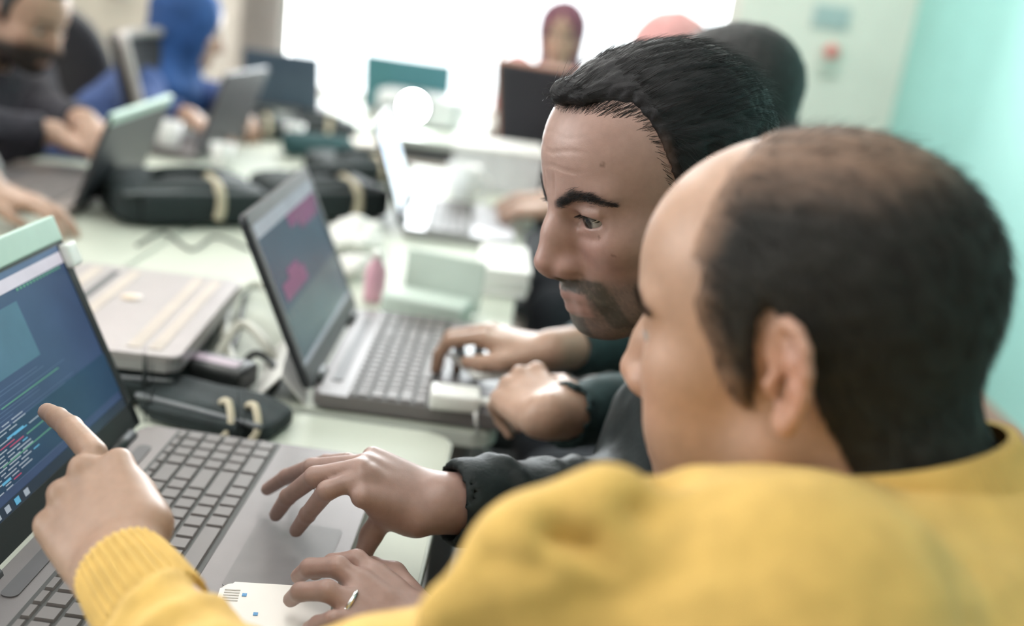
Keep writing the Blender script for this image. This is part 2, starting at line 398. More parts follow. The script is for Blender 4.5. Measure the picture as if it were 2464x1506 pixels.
# ------------------------------------------------------------------ tables and chairs
top_m = mat('pale_table_top', (.50, .53, .455), .55, var=.03, scale=5, spec=.3)
edge_m = mat('table_edge_band', (.70, .74, .68), .4, var=.02)
legm = mat('grey_steel', (.25, .26, .27), .4, .6, var=.04)
blackp = mat('black_plastic', (.018, .021, .022), .45, var=.1)
blackf = mat('black_chair_fabric', (.022, .022, .028), .9, var=.15, scale=300, bump=.5, bscale=900, sheen=.1)
def table(x0, x1, y0, y1, label):
    e = empty('table', ((x0 + x1) / 2, (y0 + y1) / 2, 0)); w_, d_ = x1 - x0, y1 - y0
    bm = bmesh.new(); prism(bm, rrect(w_, d_, .03), .726, .750, .003); bm_obj('tabletop', bm, top_m, e)
    bm = bmesh.new(); a = rrect(w_ + .004, d_ + .004, .032); prism(bm, a, .7285, .7475); bm_obj('edge_band', bm, edge_m, e)
    for sx in (-1, 1):
        for sy in (-1, 1):
            box_obj('leg', (sx * (w_ / 2 - .05), sy * (d_ / 2 - .06), .363), (.035, .035, .726), legm, e, .003)
    for sy in (-1, 1): box_obj('crossbar', (0, sy * (d_ / 2 - .06), .69), (w_ - .14, .025, .05), legm, e, .002)
    for sx in (-1, 1): box_obj('side_rail', (sx * (w_ / 2 - .05), 0, .69), (.025, d_ - .16, .05), legm, e, .002)
    return tag(e, label, 'table', 'pale classroom tables')
table(-.66, -.05, -.12, 1.10, 'pale green table under the nearest open laptop, its rounded corner showing')
table(-.64, .0, 1.12, 2.34, 'pale table carrying the laptop with purple wallpaper')
table(-1.25, -.67, -.12, 1.10, 'pale table behind the nearest laptop screen')
table(-1.16, -.65, 1.12, 2.34, 'pale table with the black bags at the left')
table(-1.06, -.62, 2.36, 3.36, 'pale table with dark laptop lids in front of the woman in blue')
table(-.60, .02, 2.36, 2.92, 'pale table with the white box beyond the cup')
table(-1.45, -.2, 3.45, 4.22, 'far table in front of the window carrying the lamp projector')
table(-.15, 1.0, 3.62, 4.02, 'far table in front of the woman with the maroon headscarf')
def chair(loc, rz, label, style='round', rim=None, up=0.):
    e = empty('office_chair', loc, rz)                      # faces local +x
    bm = bmesh.new(); prism(bm, rrect(.44, .44, .12, 8), .43, .49, .02); bm_obj('seat', bm, blackf, e, True)
    NBK = style != 'stool'
    # curved backrest
    if NBK:
        bm = bmesh.new(); NU, NV = 14, 16; G = []
        for s_, off in ((0, 0), (1, -.035)):
            g = []
            for i in range(NV + 1):
                v = i / NV; row = []
                for j in range(NU + 1):
                    u = j / NU * 2 - 1
                    if style == 'round': half = .215 * math.sqrt(max(0.02, 1 - abs((v - .42) / .60) ** 2.6))
                    else: half = (.17 + .05 * v) * (1 if v > .12 else .75 + 2.1 * v)
                    row.append(bm.verts.new((-.20 - .10 * v + off + .05 * u * u, u * half, .60 + up + .42 * v)))
                g.append(row)
            G.append(g)
        for s_, g in enumerate(G):
            for i in range(NV):
                for j in range(NU):
                    f = (g[i][j], g[i][j + 1], g[i + 1][j + 1], g[i + 1][j]); bm.faces.new(f if s_ == 0 else f[::-1])
        def ring(g): return [g[0][j] for j in range(NU + 1)] + [g[i][NU] for i in range(1, NV + 1)] + [g[NV][j] for j in range(NU - 1, -1, -1)] + [g[i][0] for i in range(NV - 1, 0, -1)]
        A, B = ring(G[0]), ring(G[1])
        for k in range(len(A)): bm.faces.new((A[k - 1], B[k - 1], B[k], A[k]))
        outline = [np.array(v.co) for v in A]
        bo = bm_obj('backrest', bm, blackf, e, True)
        if rim:
            bm = bmesh.new(); tube(bm, outline[NU:-1] , .014, 8); bm_obj('back_rim', bm, rim, e, True)
        tube_obj('back_post', [(-.17, 0, .45), (-.27, 0, .48), (-.265, 0, .70)], .018, blackp, e, 8)
    bm = bmesh.new(); tube(bm, [(0, 0, .1), (0, 0, .43)], .028, 14); bm_obj('gas_lift', bm, legm, e, True)
    for k in range(5):
        a = 2 * math.pi * k / 5 + .3; c, s_ = math.cos(a), math.sin(a)
        bm = bmesh.new(); tube(bm, [(0, 0, .11), (.15 * c, .15 * s_, .10), (.29 * c, .29 * s_, .075)], [.028, .022, .014], 8); l = bm_obj('leg', bm, blackp, e, True)
        bm = bmesh.new(); tube(bm, [(.29 * c - .01 * s_, .29 * s_ + .01 * c, .03), (.29 * c + .012 * s_, .29 * s_ - .012 * c, .03)], .03, 12); bm_obj('caster', bm, blackp, l, True)
    e.name = 'stool' if style == 'stool' else 'office_chair'; return tag(e, label, 'stool' if style == 'stool' else 'chair')
grey_rim = mat('grey_chair_rim', (.42, .38, .36), .5)
wood = mat('chair_wood', (.36, .17, .11), .5)
chair((-1.55, 3.72, 0), math.radians(62), 'black round-backed office chair standing empty behind the bearded man')
chair((-.865, 2.86, 0), math.radians(6), 'black office chair with a pale grey rim pushed in before the woman in blue', 'square', grey_rim)
chair((.10, 3.22, 0), math.radians(86), 'black chair with a flat square back before the woman in the maroon headscarf', 'square', wood, .055)
chair((.36, .88, 0), math.radians(180), 'black swivel stool under the man in the black leather jacket', 'stool')
chair((.55, .22, 0), math.radians(140), 'black swivel stool under the man in the yellow sweater', 'stool')
chair((.50, 1.58, 0), math.radians(180), 'black swivel stool under the man behind the dark-haired man', 'stool')
chair((.48, 2.58, 0), math.radians(180), 'black swivel stool under the person in the pink headscarf', 'stool')
chair((-1.62, 2.50, 0), 0, 'office chair under the bearded man')
chair((.10, 4.38, 0), math.radians(-90), 'office chair under the woman in the maroon headscarf')

# ------------------------------------------------------------------ laptops
deck_m = mat('laptop_deck_grey', (.205, .185, .187), .42, .25, var=.03, bump=.06, bscale=900)
key_m = mat('laptop_key_grey', (.175, .158, .156), .5, var=.03)
dark_m = mat('laptop_dark_shell', (.035, .038, .045), .4, .2, var=.06)
silver = mat('laptop_silver', (.36, .35, .36), .35, .5, var=.03)
bez = mat('laptop_bezel', (.02, .024, .026), .35, var=.05)
key_cache = {}
def key_mesh(w_, d_):
    k = (round(w_, 4), round(d_, 4))
    if k not in key_cache:
        bm = bmesh.new(); v = box(bm, (0, 0, .0012), (d_, w_, .0036))
        for q in bm.verts:
            if q.co.z > .0015: q.co.x *= 1 - .0022 / d_; q.co.y *= 1 - .0022 / w_
        me = bpy.data.meshes.new('key'); bm.to_mesh(me); bm.free(); me.materials.append(key_m); key_cache[k] = me
    return key_cache[k]
def laptop(loc, rz, width, depth, lean, lid_h, label, bezel=None, deck=deck_m, lid_mat=dark_m, screen=None, content=None, keys=True, zb=.0, name='laptop', group='laptops'):
    """hinge on local x=0, user sits towards local +x, local y runs along the hinge"""
    e = empty(name, (loc[0], loc[1], loc[2]), rz); th = .020
    bm = bmesh.new(); prism(bm, [(x + depth / 2, y) for x, y in rrect(depth, width, .012)], .002, th, .003); b = bm_obj('base', bm, deck, e, False)
    for sx in (.03, depth - .03):
        for sy in (-1, 1): box_obj('foot', (sx, sy * (width / 2 - .04), .001), (.02, .03, .003), blackp, b)
    u = width / 19.6; p = u; x0 = .042
    if keys:
        bm = bmesh.new(); prism(bm, [(x + x0 + .0525 * 1.02 - .001, y) for x, y in rrect(5.55 * p + .006, 19.1 * u + .006, .004)], th - .001, th + .0004); bm_obj('keyboard_well', bm, mat('keyboard_well_grey', (.060, .060, .058), .6), b)
        yl = -19.05 * u / 2
        rows = [(.55, [1.0] * 15, [1] * 4), (1, [1] * 13 + [2], [1] * 4), (1, [1.5] + [1] * 12 + [1.5], [1] * 4), (1, [1.75] + [1] * 11 + [2.25], [1] * 4),
                (1, [2.25] + [1] * 10 + [2.75], [1] * 4), (1, [1.25, 1, 1, 1.25, 5, 1, 1, 1, 1, 1.5], [2, 1, 1])]
        xx = x0
        for hgt, main, num in rows:
            d_ = hgt * p; y = yl
            for wd in main + ['g'] + num:
                if wd == 'g': y = yl + 15.05 * u; continue
                ko = bpy.data.objects.new('key', key_mesh(wd * u - .0026, d_ - .0026)); COL.objects.link(ko); ko.parent = b; ko.location = (xx + d_ / 2, y + wd * u / 2, th)
                y += wd * u
            xx += d_
    bm = bmesh.new(); prism(bm, [(x + depth - .052, y - .028) for x, y in rrect(.078, .112, .004)], th - .001, th + .0006); bm_obj('touchpad', bm, mat('touchpad_grey', (.165, .15, .152), .35), b)
    bm = bmesh.new(); prism(bm, [(x + .022, y) for x, y in rrect(.014, width * .74, .006)], th - .001, th + .0012); bm_obj('speaker_grille', bm, mat('grille_grey', (.12, .115, .12), .5, .3), b)
    for sy in (-1, 1):
        bm = bmesh.new(); tube(bm, [(-.002, sy * (width / 2 - .075), th), (-.002, sy * (width / 2 - .03), th)], .0075, 12); bm_obj('hinge', bm, blackp, b, True)
    # lid: local frame with z up along the lid
    ML = Matrix.Translation((-.004, 0, th + .002)) @ Matrix.Rotation(-lean, 4, 'Y')
    bm = bmesh.new(); prism(bm, rrect(lid_h, width, .010), -.007, .0, .002)
    R = ML @ Matrix(((0, 0, 1, 0), (0, 1, 0, 0), (-1, 0, 0, lid_h / 2), (0, 0, 0, 1))); bm.transform(Matrix(((0, 0, 1, 0), (0, 1, 0, 0), (1, 0, 0, lid_h / 2), (0, 0, 0, 1)))); bm.transform(ML)
    lid = bm_obj('lid', bm, lid_mat, e)
    bm = bmesh.new(); bt, bs, bb = .016, .012, .026
    for (c, s) in (((.0008, 0, bb / 2), (.0022, width - .006, bb)), ((.0008, 0, lid_h - bt / 2), (.0022, width - .006, bt)), ((.0008, -width / 2 + bs / 2 + .003, lid_h / 2), (.0022, bs, lid_h - .004)), ((.0008, width / 2 - bs / 2 - .003, lid_h / 2), (.0022, bs, lid_h - .004))): box(bm, c, s, 0, ML)
    bm_obj('bezel', bm, bezel or bez, lid)
    if screen is not None:
        sw, sh = width - 2 * bs - .006, lid_h - bt - bb
        bm = bmesh.new(); box(bm, (.0004, 0, bb + sh / 2), (.001, sw, sh), 0, ML); bm_obj('screen', bm, screen, lid)
        if content:
            byc = {}
            for (u0, u1, v0, v1, m_) in content:      # u from the user's left, v from the top
                byc.setdefault(m_.name, (m_, []))[1].append((u0, u1, v0, v1))
            for k, (nm, (m_, rects)) in enumerate(byc.items()):
                bm = bmesh.new()
                if len(rects) > 1 and len(rects) < 6:
                    for rc_ in rects[1:]:
                        u0, u1, v0, v1 = rc_; ya, yb = -sw / 2 + u0 * sw, -sw / 2 + u1 * sw; za, zb_ = bb + sh * (1 - v1), bb + sh * (1 - v0); xo = .0012 + .00012 * k
                        b2 = bmesh.new(); b2.faces.new([b2.verts.new(ML @ Vector(c)) for c in ((xo, ya, za), (xo, yb, za), (xo, yb, zb_), (xo, ya, zb_))]); bm_obj('screen_content', b2, m_, lid)
                    rects = rects[:1]
                for (u0, u1, v0, v1) in rects:
                    ya, yb = -sw / 2 + u0 * sw, -sw / 2 + u1 * sw; za, zb_ = bb + sh * (1 - v1), bb + sh * (1 - v0)
                    xo = .0012 + .00012 * k
                    vs = [bm.verts.new(ML @ Vector(c)) for c in ((xo, ya, za), (xo, yb, za), (xo, yb, zb_), (xo, ya, zb_))]; bm.faces.new(vs)
                so = bm_obj('screen_content', bm, m_, lid)
                if len(rects) > 1: so['kind'] = 'stuff'
    tag(e, label, 'laptop', group); return e, lid, ML
# what the nearest laptop shows: a dark code editor with a task bar
sc_blue = screen_mat('screen_dark_blue', (.030, .050, .105), .65)
sc_teal = screen_mat('screen_teal_patch', (.045, .095, .14), .8); sc_deep = screen_mat('screen_deep_blue', (.015, .038, .075), .65)
sc_txt = screen_mat('screen_text_grey', (.24, .27, .32), .75); sc_grn = screen_mat('screen_text_green', (.08, .22, .14), .8); sc_red = screen_mat('screen_text_red', (.30, .05, .10), .8)
sc_cy = screen_mat('screen_text_cyan', (.08, .26, .40), .8); sc_bar = screen_mat('screen_bar_pale', (.36, .33, .38), .9); sc_line = screen_mat('screen_line_blue', (.06, .09, .16), .75)
sc_dark = screen_mat('screen_task_bar', (.015, .025, .04), .7)
ct = [(0, 1, 0, .035, sc_line), (0, 1, .035, .10, sc_bar), (.0, 1, .945, 1, sc_dark), (.38, .70, .16, .46, sc_teal), (.0, .26, .56, .945, sc_deep), (.0, 1, .66, .90, sc_deep)]
rr = random.Random(3)
for k in range(14): ct.append((.72 + .018 * k, .73 + .018 * k, .105, .118, sc_grn))
for k in range(24):
    ct.append((.30 + .025 * rr.random() * 4, .42 + .45 * rr.random(), .50 + k * .0175, .5035 + k * .0175, sc_line))
for k in range(16):
    a = .30 + .02 * (k % 3)
    for j in range(rr.randint(2, 4)):
        l = .02 + .05 * rr.random(); ct.append((a, a + l, .64 + k * .017, .6455 + k * .017, sc_txt if rr.random() < .75 else (sc_red if rr.random() < .5 else sc_cy))); a += l + .012
for k in range(12): ct.append((.04, .08 + .12 * rr.random(), .60 + k * .027, .606 + k * .027, sc_line))
for k in range(9): ct.append((.03 + .045 * k, .052 + .045 * k, .956, .988, [sc_txt, sc_cy, sc_txt][k % 3]))
for (a, b, v) in ((.45, .75, .57), (.36, .62, .80), (.5, .66, .745)): ct.append((a, b, v, v + .005, sc_grn))
ct += [(.42, .50, .70, .71, sc_cy), (.33, .37, .86, .872, sc_cy)]
L1, L1lid, L1M = laptop((-.376, .785, .752), 0, .37, .262, math.radians(24), .222, 'nearest open laptop with grey keyboard and dark blue code on its screen', screen=sc_blue, content=ct)
# pale sheet along the lid's top edge and the white clip on its corner
mint = mat('mint_tape', (.46, .62, .54), .4, var=.04)
bm = bmesh.new(); box(bm, (-.002, 0, .222), (.012, .366, .026), .002, Matrix.Translation((-.376, .785, .752)) @ L1M); tag(bm_obj('paper_strip', bm, mint), 'mint-coloured strip along the top edge of the nearest laptop screen', 'strip')
bm = bmesh.new(); box(bm, (.0, .182, .192), (.02, .022, .026), .004, Matrix.Translation((-.376, .785, .752)) @ L1M); tag(bm_obj('screen_clip', bm, mat('clip_white', (.9, .9, .88), .2)), 'bright white clip on the corner of the nearest laptop screen', 'clip')
bmS = None
# laptop of the second row
pur = screen_mat('screen_purple', (.12, .045, .10), .7); navy = screen_mat('screen_navy', (.022, .052, .08), .7); slate = screen_mat('screen_slate', (.055, .082, .095), .75); slate2 = screen_mat('screen_slate_light', (.20, .22, .25), .8)
c2 = [(0, 1, .62, 1, slate), (.0, 1, 0, .10, slate2), (.45, .98, .10, .20, pur), (.60, .95, .20, .26, pur), (.08, .45, .46, .58, pur), (.20, .38, .40, .46, pur), (.0, 1, .965, 1, slate2)]
laptop((-.232, 1.29, .752), math.radians(1.5), .345, .245, math.radians(24), .225, 'open laptop with purple and navy wallpaper beside the pale box', bezel=mat('bezel_grey', (.13, .13, .14), .4), screen=navy, content=c2)
brt = screen_mat('screen_bright_white', (.75, .85, 1), 1.5)
laptop((-.262, 2.20, .752), math.radians(4), .33, .235, math.radians(20), .215, 'open laptop with a bright white screen beside the white cup', deck=silver, lid_mat=dark_m, screen=brt, content=[(.1, .9, .15, .5, screen_mat('screen_pale_blue', (.5, .65, .9), 1.3))])
LA, LAl, LAM = laptop((-.865, 2.00, .752), math.radians(184), .37, .25, math.radians(20), .195, 'dark laptop with a mint top edge and brown-grey keyboard under the grey-sleeved hand', deck=mat('laptop_deck_brown', (.21, .175, .16), .45), lid_mat=dark_m, screen=slate2)
bm = bmesh.new(); box(bm, (-.003, 0, .185), (.011, .366, .022), .002, LAM); bm_obj('mint_edge', bm, mint, LAl)
laptop((-.85, 2.66, .752), math.radians(176), .31, .24, math.radians(18), .22, 'dark laptop with raised lid in front of the woman in the blue headscarf', lid_mat=mat('laptop_lid_mauve_grey', (.06, .055, .068), .45, .2), screen=slate2)
laptop((-.935, 3.66, .752), math.radians(92), .27, .21, math.radians(20), .20, 'slate-blue laptop seen from behind on the far table, left of the projector', lid_mat=mat('lid_slate_blue', (.07, .10, .14), .4, .2), screen=slate2)
laptop((-.525, 3.97, .752), math.radians(88), .34, .22, math.radians(14), .21, 'teal-lidded laptop seen from behind on the far table by the projector', lid_mat=mat('lid_teal', (.07, .22, .25), .4, .2), screen=slate2)

# ------------------------------------------------------------------ people
SKIN = np.array([.47, .295, .215])
skin_m = vmat('skin', .42, .12, .12, 900, .45)
def head(S, M, sc=1., ears=True, detail=True, nose=1., neck=(-.062, 0, -.175), nz=0.):
    """local x forward, y left, z up, origin at eye level between the ears"""
    S.frame(M, sc)
    S.el((-.004, 0, .030), (.096, .076, .086), .01).el((.038, 0, .040), (.058, .060, .058), .03)
    S.el((.040, 0, -.028), (.052, .056, .080), .03)
    for s in (1, -1):
        S.rc((.002, s * .046, -.060), (.070, s * .016, -.098), .019, .016, .025)
        S.el((.060, s * .040, -.022), (.026, .023, .022), .02)
        S.rc((.084, s * .012, .018), (.070, s * .044, .021), .012, .010, .014)
    S.el((.035, 0, -.070), (.046, .042, .042), .03).el((.080, 0, -.098), (.017, .019, .015), .014)
    S.el((.083, 0, -.066), (.017, .030, .027), .016)
    # neck
    S.rc((-.028, 0, -.040), neck, .054, .056, .03)
    if detail:
        for s in (1, -1):
            S.el((.096, s * .032, .000), (.015, .019, .013), .014, 's')
            S.el((.0765, s * .032, .000), (.0152, .0158, .0150), .006)
            S.rc((.0905, s * .018, .0100), (.083, s * .046, .0075), .0022, .0020, .005)      # upper lid fold
            S.rc((.0895, s * .020, -.0105), (.083, s * .044, -.0095), .0018, .0016, .005)
            S.el((.0915, s * .0330, -.0008), (.018, .0172, .0046), .0016, 's')
    S.chain([(.092, 0, .012), (.103, 0, -.012), (.1165 + .002 * nose, 0, -.036 + nz)], [.0085, .0092, .0108], .012)
    S.chain([(.086, 0, .004), (.092, 0, -.018), (.097, 0, -.038 + nz)], [.0100, .0125, .0150], .010)
    for s in (1, -1): S.el((.1015, s * .0132, -.0430 + nz), (.0110, .0074, .0084), .009)
    S.rc((.112, 0, -.045 + nz), (.098, 0, -.053 + nz), .0060, .0060, .008)
    if detail:
        for s in (1, -1): S.el((.1075, s * .0075, -.0515 + nz), (.0060, .0040, .0045), .002, 's')
        for s in (1, -1):
            S.chain([(.079, s * .030, -.0735), (.0935, s * .014, -.0690), (.0995, 0, -.0688)], [.0035, .0055, .0058], .006)
            S.chain([(.079, s * .029, -.0745), (.0920, s * .014, -.0805), (.0968, 0, -.0815)], [.0035, .0060, .0066], .0035)
    if ears:
        for s in (1, -1):
            c = np.array([-.006, s * .0735, -.010]); e1 = unit((-.86, s * .50, 0)); e2 = unit((-.20, s * .10, .97)); e2 = unit(e2 - e1 * (e1 @ e2)); e3 = np.cross(e1, e2) * s
            if e3[1] * s < 0: e3 = -e3
            Q = lambda a, b, o=0: c + .001 * (a * e1 + b * e2 + o * e3)
            R = np.stack([e1, e2, e3], 1)
            S.el(Q(12, 1, 0), (.0155, .0285, .0028), .006, 'u', R)
            if detail:
                S.el(Q(8, -5, 3.5), (.0082, .0120, .0052), .003, 's', R)
                S.el(Q(13, 15, 3.0), (.0060, .0100, .0030), .003, 's', R)
                S.chain([Q(3, 0, 2), Q(-1, 12, 2), Q(2, 24, 2.2), Q(10, 30.5, 2.6), Q(19, 28, 3), Q(25.5, 19, 3.2), Q(27, 7, 3.2), Q(24.5, -6, 2.8), Q(19, -17, 2.2), Q(12, -25, 1.5)], [.0026, .0028, .0030, .0033, .0034, .0034, .0033, .0031, .0032, .0040], .0028)
                S.chain([Q(9, 20, 1.6), Q(16, 10, 2.4), Q(16.5, -3, 2.4), Q(11, -14, 2.0)], [.0020, .0027, .0028, .0030], .004)
                S.el(Q(7, -24, 1.0), (.0075, .0075, .0045), .005, 'u', R)
                S.el(Q(-1.5, -5, 2.5), (.0040, .0055, .0040), .004, 'u', R)
    return S
def hand(S, W, X, Y, Z, fing, thumb=None, sc=1., over=None, kb=.007):
    """W wrist, X along the hand, Y to the thumb side, Z out of the back; fing = 4x(mcp,pip,dip,spread) degrees; over = {finger: [world joints]}"""
    S.frame(np.eye(4), 1.)
    X = unit(X); Z = unit(np.array(Z) - X * (np.array(Z) @ X)); Yn = np.cross(Z, X); Yn = Yn if Yn @ np.array(Y) > 0 else -Yn
    T = lambda v: W + sc * (v[0] * X + v[1] * Yn + v[2] * Z)
    mcp = [(.088, .027, .000), (.092, .007, .003), (.087, -.013, .001), (.077, -.031, -.004)]
    L = [(.045, .026, .022), (.050, .030, .022), (.046, .028, .022), (.036, .021, .020)]
    ra = [(.0098, .0090, .0080, .0070), (.0100, .0092, .0082, .0070), (.0096, .0088, .0078, .0068), (.0088, .0078, .0070, .0060)]
    for i, m in enumerate(mcp):
        S.rc(T((.004, m[1] * .55, -.002)), T((m[0] - .006, m[1], m[2] - .004)), .0140 * sc, .0108 * sc, .011)
    S.el(T((.045, .0, -.004)), (.001, .001, .001), .01)
    S.rc(T((.028, .022, -.012)), T((.060, .022, -.014)), .0135 * sc, .0105 * sc, .012)
    S.rc(T((.028, -.020, -.012)), T((.060, -.026, -.012)), .0125 * sc, .0095 * sc, .012)
    joints = []
    for i in range(4):
        if over and i in over: J = [np.array(q, float) for q in over[i]]
        else:
            a1, a2, a3, sp = [math.radians(q) for q in fing[i]]; p = np.array(mcp[i]); J = [T(p)]; ang = 0; q = p.copy()
            for l, a in zip(L[i], (a1, a2, a3)):
                ang += a; q = q + l * np.array([math.cos(ang) * math.cos(sp), math.cos(ang) * math.sin(sp), -math.sin(ang)]); J.append(T(q))
        S.branch(kb); S.chain(J, [r * sc for r in ra[i]], .003, 'b'); joints.append(J)
    if thumb is not None:
        J = [T((.020, .024, -.008))] + [np.array(q, float) if (over and 'tw' in over) else T(q) for q in thumb]
        S.branch(.012); S.chain(J, [.0150 * sc, .0125 * sc, .0105 * sc, .0085 * sc][:len(J)], .004, 'b'); joints.append(J)
    return joints
def nails(V, N, col, hands):
    for joints, Z in hands:
        for J in joints:
            d = unit(J[-1] - J[-2]); z = unit(np.array(Z) - d * (np.array(Z) @ d)); c = J[-1] + .001 * d; q = V - c; y = np.cross(z, d)
            u, v_, h_ = q @ d, q @ y, q @ z; w_ = sstep(.0085, .0070, np.abs(u)) * sstep(.0058, .0046, np.abs(v_)) * (h_ > .002) * (h_ < .014) * sstep(.25, .5, N @ z)
            col[:] = col * (1 - .55 * w_[:, None]) + np.array([.56, .38, .32]) * .55 * w_[:, None]
def arm(S, sh, el, wr, r=(.050, .040, .038, .027), k=.02):
    S.frame(np.eye(4), 1.); S.rc(sh, el, r[0], r[1], k).rc(el, wr, r[2], r[3], k)
def strands(name, roots, nrm, dirf, length, rad, m, parent, seg=5, lift=.0, jit=.12, colf=None, rng=RNG):
    N = len(roots); P = roots.copy(); pts = [P.copy()]
    for s in range(seg):
        d = dirf(P) + rng.normal(0, jit, (N, 3)) * .5; nn = nrm
        d = d - nn * (d * nn).sum(1)[:, None] * .85 + nn * lift; d /= np.linalg.norm(d, axis=1)[:, None] + 1e-9
        P = P + d * (length / seg)[:, None]; pts.append(P.copy())
    pts = np.stack(pts, 1); t = np.gradient(pts, axis=1); t /= np.linalg.norm(t, axis=2)[..., None] + 1e-9
    a = np.cross(t, nrm[:, None, :]); a /= np.linalg.norm(a, axis=2)[..., None] + 1e-9; b = np.cross(t, a)
    w_ = rad * np.linspace(1, .25, seg + 1)[None, :, None, None]
    ang = np.array([0, 2.094, 4.189]); ring = pts[:, :, None, :] + w_ * (np.cos(ang)[None, None, :, None] * a[:, :, None, :] + np.sin(ang)[None, None, :, None] * b[:, :, None, :])
    V = ring.reshape(-1, 3); idx = np.arange(N * (seg + 1) * 3).reshape(N, seg + 1, 3); Q = []
    for k in range(3):
        Q.append(np.stack([idx[:, :-1, k], idx[:, :-1, (k + 1) % 3], idx[:, 1:, (k + 1) % 3], idx[:, 1:, k]], -1).reshape(-1, 4))
    Q = np.concatenate(Q); me = np_mesh(name, V, Q, None if colf is None else np.repeat(colf, (seg + 1) * 3, axis=0))
    o = link(name, me, m, parent, True); o['kind'] = 'stuff'; return o
def eyeball(parent, M, s, gaze, sc=1.):
    c = M[:3, :3] @ (np.array([.0765, s * .032, 0]) * sc) + M[:3, 3]
    bm = bmesh.new(); bmesh.ops.create_uvsphere(bm, u_segments=36, v_segments=24, radius=.0136 * sc); V = np.array([v.co for v in bm.verts]); g = unit(M[:3, :3] @ np.array(gaze))
    ca = np.degrees(np.arccos(np.clip(V @ g / (.0136 * sc), -1, 1)))
    col = np.where(ca[:, None] < 11, [[.004, .004, .005]], np.where(ca[:, None] < 26, [[.05, .045, .04]], np.where(ca[:, None] < 30, [[.03, .03, .03]], [[.40, .38, .37]])))
    me = bpy.data.meshes.new('eye'); bm.to_mesh(me); bm.free(); a = me.color_attributes.new('Col', 'FLOAT_COLOR', 'POINT'); cc = np.ones((len(V), 4), np.float32); cc[:, :3] = col; a.data.foreach_set('color', cc.ravel())
    o = link('eye', me, vmat('eye_surface', .06, 0, 0, spec=.7), parent, True); o.location = c; return o
def face_colour(V, M, sc, skin, stubble=.0, lips=(.40, .19, .16), brow=None, moust=0.):
    L = ((V - M[:3, 3]) @ M[:3, :3]) / sc; x, y, z = L.T; ay = np.abs(y); near = (np.linalg.norm(L, axis=1) < .19) & (z > -.135)
    C = np.tile(skin, (len(V), 1)); n1 = vnoise(V * 90, 1); n2 = vnoise(V * 700, 2)
    C = C * (.94 + .12 * n1)[:, None]
    red = np.exp(-((x - .085) ** 2 + (ay - .035) ** 2 + (z + .03) ** 2) / .0009) * .35 + np.exp(-((x - .118) ** 2 + ay ** 2 + (z + .04) ** 2) / .0004) * .35 + np.exp(-((x + .02) ** 2 + (ay - .085) ** 2 + (z + .008) ** 2) / .0012) * .7
    C = C * (1 + np.stack([.10 * red, -.14 * red, -.12 * red], 1) * near[:, None])
    lp = near * sstep(.082, .090, x) * sstep(.0275, .022, ay) * sstep(-.0885, -.086, z) * sstep(-.0635, -.066, z)
    C = C * (1 - .6 * lp[:, None]) + np.array(lips) * .6 * lp[:, None]
    if stubble:
        jaw = sstep(-.045, -.065, z) * sstep(-.16, -.13, z) * sstep(-.01, .02, x); mo = moust * sstep(.072, .082, x) * sstep(.040, .030, ay) * sstep(-.049, -.055, z + .10 * np.clip(ay - .015, 0, .02)) * sstep(-.072, -.066, z + .0 * ay)
        gt = moust * sstep(.03, .024, np.abs(ay - .031)) * 0 + moust * .9 * sstep(.007, .002, np.abs(ay - .034 - .15 * np.clip(-.07 - z, 0, .03))) * sstep(-.064, -.070, z) * sstep(-.102, -.092, z) * (x > .06)
        gc = moust * .7 * sstep(.018, .012, ay) * sstep(-.088, -.091, z) * sstep(-.118, -.108, z) * (x > .06)
        s_ = near * np.clip(jaw * (.50 + .14 * moust) + mo * .9 + gt * .8 + gc, 0, 1) * stubble * (1 - lp) * (.72 + .5 * n2)
        C = C * (1 - np.clip(s_, 0, .9)[:, None]) + np.array([.055, .055, .05]) * np.clip(s_, 0, .9)[:, None]
    return C
def brow_paint(S, H, V, col, pts, amt):
    BP = {}
    for s in (1, -1):
        BP[s], _ = snap(S, [H((x, s * y, z)) for x, y, z in pts], 0.); dm_ = np.full(len(V), 9.)
        for i in range(4):
            a_, b_ = BP[s][i], BP[s][i + 1]; h_ = np.clip((V - a_) @ (b_ - a_) / ((b_ - a_) @ (b_ - a_)), 0, 1)
            dm_ = np.minimum(dm_, np.linalg.norm(V - a_ - h_[:, None] * (b_ - a_), axis=1) / np.interp(i + h_, [0, 1, 2, 3, 4], [.8, 1.1, 1.1, .9, .3]))
        wgt = sstep(.0065, .0025, dm_) * amt; col[:] = col * (1 - wgt[:, None]) + np.array([.035, .03, .03]) * wgt[:, None]
    return BP
def brow_hairs(root, S, M, BP, off, m, n=650):
    for s in (1, -1):
        t = RNG.random(n); wp = np.stack([np.interp(t, [0, .2, .4, .75, 1], BP[s][:, c]) for c in range(3)], 1) + (RNG.normal(0, .0026, n) * np.interp(t, [0, .3, .75, 1], [.9, 1.15, .9, .3]))[:, None] * M[:3, 2]
        wp, _ = snap(S, wp, .0006); nn = np.tile(M[:3, :3] @ unit((1, s * .3, .1)), (n, 1))
        o = strands('eyebrow', wp, nn, lambda P: np.tile(M[:3, :3] @ unit((-.2, s * .9, .25)), (len(P), 1)), RNG.uniform(.005, .009, n), .00017, m, root, 3, .12, .3); o.location = -Vector(off)
def cloth_disp(V, Q, amp, sc, seed=0, stretch=(1, 1, 1)):
    N = vnormals(V, Q); n = vnoise(V * np.array(stretch) * sc, seed) - .5; n2 = vnoise(V * np.array(stretch) * sc * 2.3, seed + 5) - .5
    return V + N * (amp * (n + .5 * n2))[:, None]

